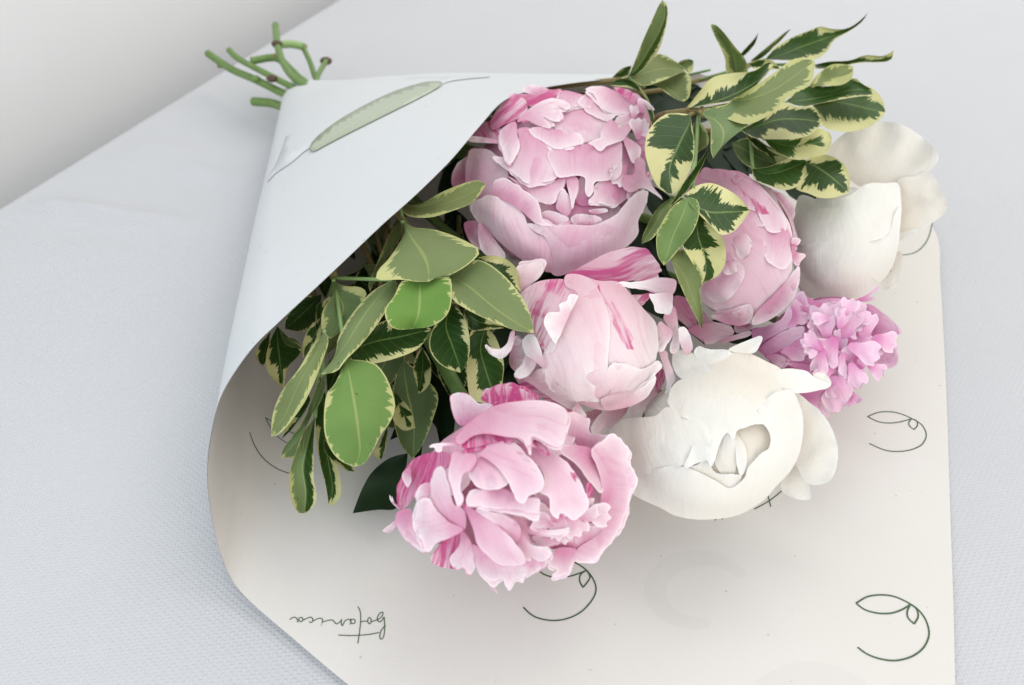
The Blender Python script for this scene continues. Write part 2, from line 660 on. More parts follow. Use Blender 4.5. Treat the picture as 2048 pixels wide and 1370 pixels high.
pv, pf = build_sheet()
PAPER = empty('wrapping_paper', NECK * 1.0 - Vector((0, 0, NECK.z)), 'white paper cone with green leaf emblems wrapped round the bouquet', 'wrapping paper')
sheet = mesh_obj('sheet', pv, pf, M_PAPER_IN, PAPER)
so = sheet.modifiers.new('thickness', 'SOLIDIFY')
so.thickness = 0.00028
so.offset = 0
sheet.data.materials.append(M_PAPER)
so.material_offset = 1
so.material_offset_rim = 0
so.use_rim = False
PBVH = BVHTree.FromPolygons(pv, pf)


def on_paper(px, py, off):
    d = ray(px, py)
    h = PBVH.ray_cast(CAM, d)
    if h[0] is None:
        p = at(px, py, 0.002)
        return p + Vector((0, 0, off)), Vector((0, 0, 1))
    n = h[1]
    if n.dot(d) > 0:
        n = -n
    return h[0] + n * off, n


def ribbon(strokes, wid, name, mat, parent, off=0.0004, taper=False):
    verts, faces = [], []
    for st in strokes:
        pts = resample(catmull(st, 8), max(6, int(len(st) * 5)))
        c = [on_paper(x, y, off) for x, y in pts]
        m = len(c)
        b0 = len(verts)
        for i in range(m):
            t = (c[min(i + 1, m - 1)][0] - c[max(i - 1, 0)][0])
            s = c[i][1].cross(t)
            s = s.normalized() * wid * 0.5
            if taper:
                s *= 0.35 + 0.65 * sin(pi * min(1, max(0, 0.06 + 0.9 * i / (m - 1))))
            verts += [c[i][0] - s, c[i][0] + s]
        for i in range(m - 1):
            a = b0 + 2 * i
            faces.append((a, a + 1, a + 3, a + 2))
    return mesh_obj(name, verts, faces, mat, parent, False)


def patch(poly, step, off, name, mat, parent, offs=None):
    out = resample(catmull(poly, 6, True), max(24, int(len(poly) * 6)), True)
    v2, fc, org = fill(out, step)
    verts = []
    for (x, y) in v2:
        verts.append(on_paper(x, y, off if offs is None else offs(x, y))[0])
    return mesh_obj(name, verts, fc, mat, parent)


def fill(out, step):
    xs, ys = [p[0] for p in out], [p[1] for p in out]
    pts = list(out)
    y = min(ys) + step * 0.5
    r = 0
    while y < max(ys):
        x = min(xs) + step * (0.5 if r % 2 else 0.0)
        while x < max(xs):
            p = (x + (noise.noise(Vector((x, y, 1.7))) * 0.25) * step, y)
            if inside(p, out):
                dm = min(seg_dist(p, out[i], out[(i + 1) % len(out)]) for i in range(len(out)))
                if dm > step * 0.42:
                    pts.append(p)
            x += step
        y += step * 0.866
        r += 1
    n = len(out)
    res = delaunay_2d_cdt([Vector(p) for p in pts], [(i, (i + 1) % n) for i in range(n)], [], 1, 1e-4)
    v2 = [(v.x, v.y) for v in res[0]]
    fc = [tuple(f) for f in res[2]]
    fixed = []
    for f in fc:
        a, b, c = v2[f[0]], v2[f[1]], v2[f[2]]
        ar = (b[0] - a[0]) * (c[1] - a[1]) - (c[0] - a[0]) * (b[1] - a[1])
        cx = ((a[0] + b[0] + c[0]) / 3, (a[1] + b[1] + c[1]) / 3)
        if not inside(cx, out):
            continue
        fixed.append(f if ar < 0 else f[::-1])   # image y points down: this winding faces the camera
    return v2, fixed, n


# overlapping second layer of the sheet at the neck, its seam, and the seal
seam = P('530,380 536,366 552,348 585,326 612,303 650,284 720,250 800,212 884,170 930,160 985,155')


def seam_d(x, y):
    return min(seg_dist((x, y), a, b) for a, b in zip(seam, seam[1:]))


ovl = P('612,162 590,190 580,240 560,312 540,356') + seam[1:] + P('900,156 760,156')
of = patch(ovl, 16, 0.0012, 'overlap_flap', M_PAPER, PAPER, lambda x, y: 0.00005 + 0.0011 * smooth(60, 0, seam_d(x, y)))
sol = of.modifiers.new('thickness', 'SOLIDIFY')
sol.thickness = 0.0005
st_ = P('621,304 622,293 640,272 680,242 730,213 790,185 845,168 878,165 885,169 876,178 830,203 770,233 700,268 650,294 632,304')
sk = patch(st_, 9, 0.0012, 'sticker', M_STICKER, PAPER)
sk['label'] = 'glossy sage green sticker sealing the seam'
sol = sk.modifiers.new('thickness', 'SOLIDIFY')
sol.thickness = 0.0002

# printed emblems and lettering
q1 = T((1480, 780), 2.322)
q3 = T((1000, 1080), 3.657)
q4 = T((380, 780), 2.322)
q5 = T((1560, 230), 3.514)
q6 = T((1200, 640), 3.113)
qt = T((540, 1180), 7.314)
INKW = 0.00066
ribbon([q1('538,992 590,962 655,953 720,962 790,995 830,1025 862,1070 877,1125 868,1170 840,1210 790,1242 720,1258 650,1250 590,1228 545,1196'),
        q1('538,992 580,1022 640,1038 700,1038 750,1022 790,998'), q1('790,998 776,1030 780,1060 808,1088'), q1('808,1088 826,1055 820,1020 794,998')],
       0.00082, 'emblem', M_INK, PAPER)
ribbon([q1('592,125 640,106 690,102 740,110 795,133 840,160 862,195 862,225 840,258 790,280 730,287 670,280 600,250'),
        q1('592,125 640,148 690,155 740,150 795,136'), q1('795,135 783,155 790,172 808,185'), q1('808,185 824,165 818,143 796,135')], INKW, 'emblem', M_INK, PAPER)
ribbon([q3('400,130 470,138 530,160 580,185 630,222 670,270 698,330 698,390 660,460 590,530 500,575 400,592 300,580 230,550 170,495'),
        q3('240,200 270,222 340,262 420,278 520,266 630,228'), q3('630,225 590,255 582,300 606,350'), q3('606,350 640,310 658,270 634,225')], 0.00074, 'emblem', M_INK, PAPER)
ribbon([q4('275,198 300,260 340,318 400,365 460,388 500,392'), q4('350,130 372,172 402,212 440,242 490,262'), q4('350,130 400,160 450,190 490,206')], 0.0005, 'emblem', M_INK, PAPER)
ribbon([q5('820,985 860,985 930,975 990,940 1040,870 1065,780 1068,720')], 0.0008, 'emblem', M_INK, PAPER)
ribbon([q6('960,1180 1050,1130 1140,1060'), q6('1045,1095 1063,1165'), q6('1145,1010 1140,1040 1150,1080 1163,1070 1155,1030 1145,1010'),
        q6('715,1250 728,1232'), q6('750,1230 770,1230 757,1243')], 0.0006, 'lettering', M_INK, PAPER)


def ell(cx, cy, rx, ry, n=12):
    return [(cx + rx * cos(2 * pi * i / n), cy + ry * sin(2 * pi * i / n)) for i in range(n + 1)]


ribbon([qt('1570,440 1575,395 1610,345 1645,330 1655,350 1625,405 1560,445 1480,470'), qt('1568,420 1580,458 1605,472 1640,450 1668,400 1675,480 1678,560 1665,680 1630,726 1606,690 1622,610 1650,565 1690,525'),
        qt(ell(1455, 455, 25, 45)), qt('1430,462 1370,462 1335,476'), qt('1283,250 1310,290 1325,360 1325,480 1310,620 1285,788'),
        qt('1000,665 1150,672 1300,668 1450,655 1600,628'), qt(ell(1215, 465, 32, 32)), qt('1180,425 1184,460 1173,512'),
        qt('1180,455 1150,435 1100,455 1075,500 1055,530 1043,480 1050,430'), qt('1052,440 1010,482 975,502 945,475 915,447 870,447 780,470'),
        qt('762,495 770,440 735,418 690,430 640,455 605,480 572,468'), qt('756,514 752,526'), qt('625,460 628,430 600,403 560,412 480,448'),
        qt(ell(452, 437, 30, 31)), qt('405,478 400,436 370,405 330,410 288,440')], 0.00046, 'lettering', M_INK, PAPER)
gh = []
for i in range(13):
    a = radians(-25 - 255 * i / 12)
    gh.append((1402 + 92 * cos(a), 1182 + 66 * sin(a)))
ribbon([gh], 0.011, 'faded_print', M_GHOST, PAPER, 0.0002, True)
ribbon([[(1520 + 14 * i, 1372 - 26 * sin(pi * i / 15)) for i in range(16)]], 0.011, 'faded_print', M_GHOST, PAPER, 0.0002, True)

# ------------------------------------------------------------------ peonies
GAP = 0.0008


class Peony:
    def __init__(self, cx, cy, rx, ry, z, depth, mat, label, seed, jag=1.4, dense=0.6, tilt=0.3, gap=GAP, lk=1.0):
        self.lk = lk
        self.dense = dense
        self.gap = gap
        self.tilt = tilt
        self.c2 = (cx, cy)
        self.r2 = (rx, ry)
        self.C = at(cx, cy, z)
        self.e3 = -(self.C - CAM).normalized()
        self.dist = (self.C - CAM).length
        self.mpp = self.dist * (-self.e3).dot(FWD) / F
        self.e1 = RIGHT - self.e3 * RIGHT.dot(self.e3)
        self.e1.normalize()
        self.e2 = self.e3.cross(self.e1)
        self.dep = depth * (rx + ry) * 0.5 * self.mpp
        self.mat = mat
        self.seed = seed
        self.jag = jag
        self.rng = random.Random(seed)
        self.layer = 0.0
        base = Vector((self.C.x, self.C.y, 0.0))
        self.root = empty('peony', base, label, 'flower', 'peonies in the bouquet')

    def depth_at(self, x, y):
        return self._globe(x, y) + self.tilt * (y - self.c2[1]) * self.mpp

    def _globe(self, x, y):
        rho = math.hypot((x - self.c2[0]) / self.r2[0], (y - self.c2[1]) / self.r2[1])
        if rho < 0.93:
            return self.dep * sqrt(1 - rho * rho)
        return self.dep * (0.3676 - 0.95 * (rho - 0.93))

    def place(self, x, y, s):
        d = ray(x, y)
        lam = (self.C - CAM).dot(-self.e3) / d.dot(-self.e3)
        return CAM + d * (lam - s)

    def petal(self, poly, base=None, sat=0.15, streak=0.0, edge=0.8, dep=0.0, lift=0.0014, bulge=0.0012, back=None, jag=None,
              layer=None, mat=None, ripple=0.0008, tuck=0.0014, roll=0.0, stripes=(), ruf=0.0007, double=None):
        """An outline of one petal, laid over the flower's globe; it is tucked in at `base` and free at the other end."""
        rng = self.rng
        if layer is None:
            self.layer += 1
            layer = self.layer
        jag = self.jag if jag is None else jag
        xs, ys = [p[0] for p in poly], [p[1] for p in poly]
        size = max(max(xs) - min(xs), max(ys) - min(ys))
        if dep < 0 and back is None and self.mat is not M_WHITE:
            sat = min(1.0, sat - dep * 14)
        cxm, cym = sum(xs) / len(xs), sum(ys) / len(ys)
        if base is None:
            # claw points away from the visible edge, i.e. to the flower's stem side
            dx, dy = cxm - self.c2[0], cym - self.c2[1]
            l = math.hypot(dx, dy) or 1
            base = (cxm + dx / l * size * 0.5, cym + dy / l * size * 0.5)
        per = sum(math.hypot(poly[i][0] - poly[i - 1][0], poly[i][1] - poly[i - 1][1]) for i in range(len(poly)))
        n = int(max(30, min(170, per / 4.0)))
        out = resample(catmull(poly, 8, True), n, True)
        far = max(math.hypot(p[0] - base[0], p[1] - base[1]) for p in out)
        near = min(math.hypot(p[0] - base[0], p[1] - base[1]) for p in out)
        near = min(near, far * 0.6)
        sx = rng.uniform(0, 90)
        o2 = []
        for i, p in enumerate(out):
            a, b = out[i - 1], out[(i + 1) % n]
            nx, ny = b[1] - a[1], a[0] - b[0]
            l = math.hypot(nx, ny) or 1
            t = (math.hypot(p[0] - base[0], p[1] - base[1]) - near) / (far - near + 1e-6)
            w = smooth(0.3, 0.8, t) * jag
            k = 1.3 * noise.noise(Vector((p[0] * 0.055, p[1] * 0.055, sx))) + 0.45 * noise.noise(Vector((p[0] * 0.16, p[1] * 0.16, sx)))
            o2.append((p[0] + nx / l * k * w * 1.5, p[1] + ny / l * k * w * 1.5))
        step = max(4.0, size / 20.0)
        v2, fc, nb = fill(o2, step)
        verts, at_t, at_d, at_u = [], [], [], []
        th0 = math.atan2(cym - base[1], cxm - base[0])
        fq = rng.uniform(5, 9)
        ph = rng.uniform(0, 6)
        for (x, y) in v2:
            r = math.hypot(x - base[0], y - base[1])
            t = max(0.0, min(1.0, (r - near) / (far - near + 1e-6)))
            d = min(seg_dist((x, y), o2[i], o2[(i + 1) % n]) for i in range(n)) / size
            th = math.atan2(y - base[1], x - base[0]) - th0
            th = (th + pi) % (2 * pi) - pi
            if back is not None:
                # a guard petal that spreads out behind the globe, cupped a little towards the camera
                rho = math.hypot((x - self.c2[0]) / self.r2[0], (y - self.c2[1]) / self.r2[1])
                s = back + 0.010 * (rho - 1.0) * abs(rho - 1.0) + self.tilt * 0.6 * (y - self.c2[1]) * self.mpp
            else:
                s = self.depth_at(x, y)
            rim = 1 - smooth(0.0, 0.10, d)
            s += layer * self.gap + dep
            s += lift * self.lk * (t ** 1.6) + bulge * 0.40 * smooth(0, 0.3, d)
            s += 0.0006 * self.lk * rim * smooth(0.35, 0.8, t)
            s -= tuck * self.lk * (1 - smooth(0.0, 0.35, t)) * 0.6
            if roll:
                e_ = 1 - min(1.0, d * size / 48.0)
                s -= roll * e_ * e_
            s += ripple * smooth(0.3, 1.0, t) * sin(th * fq * 1.6 + ph + 2.0 * noise.noise(Vector((x * 0.02, y * 0.02, sx))))
            s += ruf * smooth(0.55, 1.0, t) * (1 - smooth(0, 0.16, d)) * sin(th * r * 0.16 + ph * 2)
            s += 0.0007 * noise.noise(Vector((x * 0.03, y * 0.03, sx + 9)))
            verts.append(self.place(x, y, s))
            at_t.append(t)
            at_d.append(min(1.0, d * size / 30.0))
            at_u.append(th * r / size + 0.15 * noise.noise(Vector((x * 0.01, y * 0.01, sx))))
        if double is None:
            double = self.dense
        if double and size > 26 and rng.random() < double:
            ux, uy = cxm - base[0], cym - base[1]
            l = math.hypot(ux, uy) or 1
            ux, uy = ux / l, uy / l
            sh = rng.uniform(3.5, 8.0) if size > 60 else rng.uniform(2, 4.5)
            a_ = rng.uniform(-0.09, 0.09)
            ca_, sa_ = cos(a_), sin(a_)
            p2 = []
            for (x, y) in poly:
                dx, dy = x - cxm, y - cym
                dx, dy = (dx * ca_ - dy * sa_) * 0.98, (dx * sa_ + dy * ca_) * 0.98
                p2.append((cxm + dx + ux * sh, cym + dy + uy * sh))
            self.petal(p2, base=base, sat=min(1, sat + rng.uniform(.02, .2)), streak=max(streak, rng.choice((0, .1, .3))), edge=edge, dep=dep, lift=lift, bulge=bulge,
                       back=back, jag=jag * 1.1 + .3, layer=layer - 0.55, mat=mat, ripple=ripple, tuck=tuck, roll=roll, double=0)
        sd = rng.random()
        col = []
        for (x, y) in v2:
            g = streak
            for (sp_, sv) in stripes:
                if inside((x, y), sp_):
                    g = max(g, sv * smooth(-5, 3, min(seg_dist((x, y), sp_[i], sp_[i - 1]) for i in range(len(sp_)))))
            col.append((sat, g, edge, sd))
        return mesh_obj('petal', verts, fc, mat or self.mat, self.root, True,
                        {'t': ('FLOAT', at_t), 'd': ('FLOAT', at_d), 'u': ('FLOAT', at_u), 'pp': ('FLOAT_COLOR', col)})

    def core(self, n=11, scale=0.86, sat=0.35, streak=0.25, toward=None, opening=62):
        """Petals that wrap the rest of the globe, from the stem round to the opening."""
        ax = (Vector(toward) - self.C).normalized()
        u = ax.cross(Vector((0, 0, 1))).normalized()
        v = ax.cross(u)
        a, b, c = self.r2[0] * self.mpp, self.r2[1] * self.mpp, self.dep
        NU, NV = 8, 8
        for k in range(n):
            ph0 = 2 * pi * k / n + self.rng.uniform(-.2, .2)
            half = self.rng.uniform(0.42, 0.6)
            lay = scale + 0.05 * (k % 3) / 2
            top = radians(180 - opening + self.rng.uniform(-12, 14))
            verts, T_, D_, U_, faces = [], [], [], [], []
            for i in range(NU + 1):
                t = i / NU
                for j in range(NV + 1):
                    w = j / NV * 2 - 1
                    th = 0.12 + (top - 0.12) * t * (1 - 0.14 * w * w * t)
                    ph = ph0 + half * w * (0.55 + 0.6 * sin(pi * min(1, 0.25 + 0.7 * t)))
                    nvec = ax * cos(th) + (u * cos(ph) + v * sin(ph)) * sin(th)
                    q = 1 / sqrt((nvec.dot(self.e1) / a) ** 2 + (nvec.dot(self.e2) / b) ** 2 + (nvec.dot(self.e3) / c) ** 2)
                    rr = q * lay * (1 + 0.015 * sin(w * 9 + k) * t)
                    p = self.C + nvec * rr
                    p += self.e3 * (self.tilt * -(p - self.C).dot(self.e2))
                    p.z = max(p.z, 0.0035)
                    verts.append(p)
                    T_.append(t)
                    D_.append(min(1.0, min(1 - t, (1 - abs(w)) * 0.5) * 4))
                    U_.append(w * 0.6)
            for i in range(NU):
                for j in range(NV):
                    q = i * (NV + 1) + j
                    faces.append((q, q + 1, q + NV + 2, q + NV + 1))
            col = [(sat + self.rng.uniform(-.1, .1), streak, 0.6, self.rng.random())] * len(verts)
            mesh_obj('petal', verts, faces, self.mat, self.root, True,
                     {'t': ('FLOAT', T_), 'd': ('FLOAT', D_), 'u': ('FLOAT', U_), 'pp': ('FLOAT_COLOR', col)})

    def scatter(self, n, rad, lo, hi, size, sat=(.05, .5), c=None, jag=3.0, dep=0.0, spread=2 * pi, a0=0.0):
        """Small frilled inner petals, fanned outwards round a point of the flower."""
        rng = self.rng
        c = c or self.c2
        for i in range(n):
            a = a0 + rng.uniform(-.5, .5) * spread
            q = sqrt(rng.uniform(0.02, 1.0))
            x, y = c[0] + cos(a) * rad[0] * q, c[1] + sin(a) * rad[1] * q
            L = rng.uniform(*size)
            w = L * rng.uniform(.32, .5)
            b = a + rng.uniform(-.9, .9)
            ux, uy = cos(b), sin(b)
            vx, vy = -uy, ux
            prof = [(-.5, -.25), (-.1, -.6), (.25, -1), (.5, -.75), (.42, -.3), (.58, .1), (.44, .5), (.5, .85), (.2, 1), (-.1, .6), (-.5, .25)]
            poly = [(x + ux * L * p + vx * w * r_, y + uy * L * p + vy * w * r_) for p, r_ in prof]
            self.petal(poly, base=(x - ux * L * .8, y - uy * L * .8), sat=rng.uniform(*sat), streak=rng.choice((0, 0, .2)), edge=1, layer=rng.uniform(lo, hi), jag=jag, dep=dep,
                       lift=.004, ripple=.0014, double=0)

    def stem(self, end_pts, r=0.0034):
        """Stalk from the back of the flower through the neck of the wrap to its cut end."""
        ax = (NECK - self.C)
        L = ax.length
        ax.normalize()
        st = self.C + ax * min(self.r2) * self.mpp * 0.8
        mid = st.lerp(NECK, 0.5) + Vector((0, 0, -0.008))
        mid.z = max(mid.z, 0.012)
        pts = [tuple(st), tuple(mid)] + [tuple(at(*e)) for e in end_pts]
        path = catmull(pts, 8)
        tube('stem', path, r, M_STEM, self.root, 10)


def run(pe, tf, items):
    for it in items:
        poly = tf(it[0])
        kw = dict(it[1]) if len(it) > 1 else {}
        if 'base' in kw:
            kw['base'] = tf([kw['base']])[0]
        if 'stripes' in kw:
            kw['stripes'] = [(tf(a), b) for a, b in kw['stripes']]
        pe.petal(poly, **kw)


# ---- F1 the large pink globe under the edge of the wrap
f1 = Peony(1112, 362, 183, 192, 0.088, 0.52, M_PINK, 'large round pink peony nearest the white paper flap, at the top', 11, 1.4, 0.4, 0.75, 0.00055, 0.55)
f1.core(12, 0.84, toward=NECK, sat=0.45, streak=0.45, opening=50)
t1 = T((880, 130), 3.113)
run(f1, t1, [
    ('1080,140 1160,150 1240,190 1265,240 1240,262 1150,200', dict(sat=.7, streak=.9, edge=.2, back=0.0, base=(1100, 300))),
    ('1240,200 1300,240 1336,280 1290,275 1255,300 1230,250', dict(sat=.4, back=.004, base=(1200, 330))),
    ('1250,280 1310,300 1300,420 1290,560 1250,640 1225,500 1235,380', dict(sat=.7, streak=.5, edge=.1, base=(1320, 700), dep=-.006)),
    ('205,430 300,350 370,380 375,475 290,465 230,470', dict(sat=.6, streak=.85, edge=.3, base=(220, 330))),
    ('70,720 90,640 160,575 190,600 180,700 130,760 85,760', dict(sat=.7, streak=.4, back=-.006, base=(170, 800))),
    ('150,985 245,975 260,1060 255,1150 185,1100', dict(sat=.55, streak=.3, base=(110, 1000))),
    ('175,540 260,520 345,555 400,620 425,700 345,745 330,820 250,830 185,880 158,720', dict(sat=.2, base=(120, 800), bulge=.003)),
    ('320,335 440,180 500,195 548,250 505,325 400,372 330,405', dict(sat=.35, streak=.95, edge=.5, base=(300, 430), lift=.004)),
    ('488,180 600,178 618,138 700,148 762,160 705,205 640,228 585,262 540,245 500,205', dict(sat=.5, streak=1.0, edge=.3, base=(420, 260), lift=.003)),
    ('515,150 560,122 618,130 612,180 560,182', dict(sat=.05, base=(620, 240), back=.002)),
    ('700,250 760,275 850,245 910,258 965,310 1045,340 1015,425 990,455 890,485 790,440 715,395 680,360', dict(sat=.12, base=(850, 120), bulge=.003)),
    ('760,160 840,170 905,190 960,190 910,255 850,262 780,285 720,215', dict(sat=.2, base=(820, 90))),
    ('850,235 905,180 965,175 1000,235 960,260 905,262', dict(sat=.3, streak=.4, base=(1000, 140))),
    ('900,255 958,185 1000,245 1060,300 1105,308 1075,335 1040,352 960,318 912,292', dict(sat=.18, base=(960, 130))),
    ('905,150 1000,130 1065,150 1150,188 1205,238 1255,272 1200,302 1120,304 1050,292 1000,252 955,188', dict(sat=.15, base=(1180, 100), lift=.003)),
    ('1105,318 1180,300 1262,282 1260,345 1218,402 1190,392 1168,368 1110,392 1085,350', dict(sat=.5, streak=.35, base=(1290, 260), ripple=.002)),
    ('1128,470 1150,465 1182,560 1205,610 1215,690 1150,700 1120,690 1128,600', dict(sat=.35, base=(1240, 520), dep=-.003)),
    ('500,325 560,270 640,222 720,214 790,242 803,278 762,292 705,262 742,312 752,350 710,352 640,322 688,370 680,396 600,372 540,344 480,356', dict(sat=.12, streak=.45, edge=.9, base=(440, 400), jag=.8, lift=.004)),
    ('550,400 620,384 700,400 752,404 792,432 832,418 882,442 892,484 800,512 755,524 690,515 640,474 588,444', dict(sat=.02, edge=1, base=(720, 280), lift=.003, jag=2)),
    ('420,690 500,728 600,742 735,708 785,700 772,765 745,800 722,852 690,868 650,862 600,842 560,802 480,742', dict(sat=.08, base=(600, 560))),
    ('480,402 560,392 640,470 692,540 695,620 735,692 660,728 560,742 480,692 420,642 340,592 326,566 400,572 450,522 492,452', dict(sat=.18, base=(620, 280), bulge=.003)),
    ('680,532 760,526 930,486 1040,492 1126,470 1132,600 1122,692 1052,716 968,732 948,800 922,820 906,772 900,702 820,690 740,702 700,642 668,572', dict(sat=.14, base=(900, 330), bulge=.003, lift=.003)),
    ('380,402 468,352 482,440 496,500 472,570 442,612 410,582 388,522 368,472', dict(sat=.1, edge=1, base=(480, 300), lift=.005)),
    ('176,452 230,444 372,470 345,487 190,477', dict(sat=.05, base=(400, 470), lift=.006, jag=.4)),
    ('918,482 1000,452 1002,422 1052,342 1102,362 1112,392 1170,366 1192,392 1160,442 1130,474 1040,502 1000,537 960,507', dict(sat=.05, streak=.15, edge=1, base=(1130, 290), ripple=.002, lift=.004)),
    ('1140,452 1200,470 1247,512 1246,562 1200,614 1168,540', dict(sat=.15, base=(1170, 390), lift=.005)),
    # the opening
    ('880,690 930,730 990,780 1000,850 930,880 850,860 840,760', dict(sat=.35, streak=.3, dep=-.009, base=(930, 1000))),
    ('600,860 700,850 860,860 1000,860 1120,880 1050,980 900,1020 740,1020 640,980', dict(sat=.30, streak=.4, dep=-.011, base=(850, 760))),
    ('722,872 760,770 802,812 824,880 792,945 740,912', dict(sat=.0, dep=-.006, base=(740, 980))),
    ('788,700 850,698 862,750 842,820 822,885 802,802', dict(sat=.0, dep=-.005, base=(800, 640))),
    ('1145,690 1205,676 1210,600 1240,575 1276,602 1287,690 1312,660 1312,722 1388,838 1330,802 1260,767 1190,792 1138,762', dict(sat=.12, streak=.15, edge=1, base=(1150, 640), lift=.006, ripple=.002)),
    ('965,742 1060,708 1112,742 1172,760 1197,802 1150,842 1080,882 1000,862 925,852 958,800', dict(sat=.25, edge=1, base=(1180, 640), dep=-.006, ripple=.002)),
    ('618,925 680,908 760,928 803,962 760,992 700,1002 640,965', dict(sat=.05, dep=-.006, base=(640, 1060))),
    ('808,965 850,928 930,930 1002,950 992,1002 880,1012', dict(sat=.15, streak=.6, dep=-.006, base=(900, 1060), ripple=.002)),
    ('925,905 1010,888 1044,905 1012,922 960,928', dict(sat=.05, edge=1, dep=-.007, base=(960, 960))),
    # lower cup
    ('340,722 400,704 470,738 540,788 602,838 622,888 642,958 702,1002 600,988 512,912 498,905 440,862 328,815 330,762', dict(sat=.2, streak=.25, base=(330, 1000), bulge=.002)),
    ('185,882 240,832 320,814 400,840 470,880 520,930 548,1000 602,1050 662,1080 702,1170 716,1250 690,1292 600,1262 480,1192 370,1102 280,1012 218,952', dict(sat=-.12, streak=.2, base=(520, 1440), bulge=.004, roll=.003)),
    ('545,990 640,1000 720,1032 800,1020 940,1014 1040,967 1120,907 1180,832 1275,768 1272,862 1238,962 1227,1062 1140,1147 980,1227 850,1277 740,1314 690,1287 700,1200 660,1080 600,1045', dict(sat=-.12, streak=.1, base=(880, 1520), bulge=.004, roll=.003)),
    ('698,1024 760,982 812,970 792,1012 740,1034', dict(sat=.05, streak=.3, edge=1, dep=-.004, base=(820, 960))),
    ('238,1000 270,990 330,1070 412,1190 370,1214 300,1192 248,1132', dict(sat=.06, edge=1, base=(330, 980), lift=.005)),
])

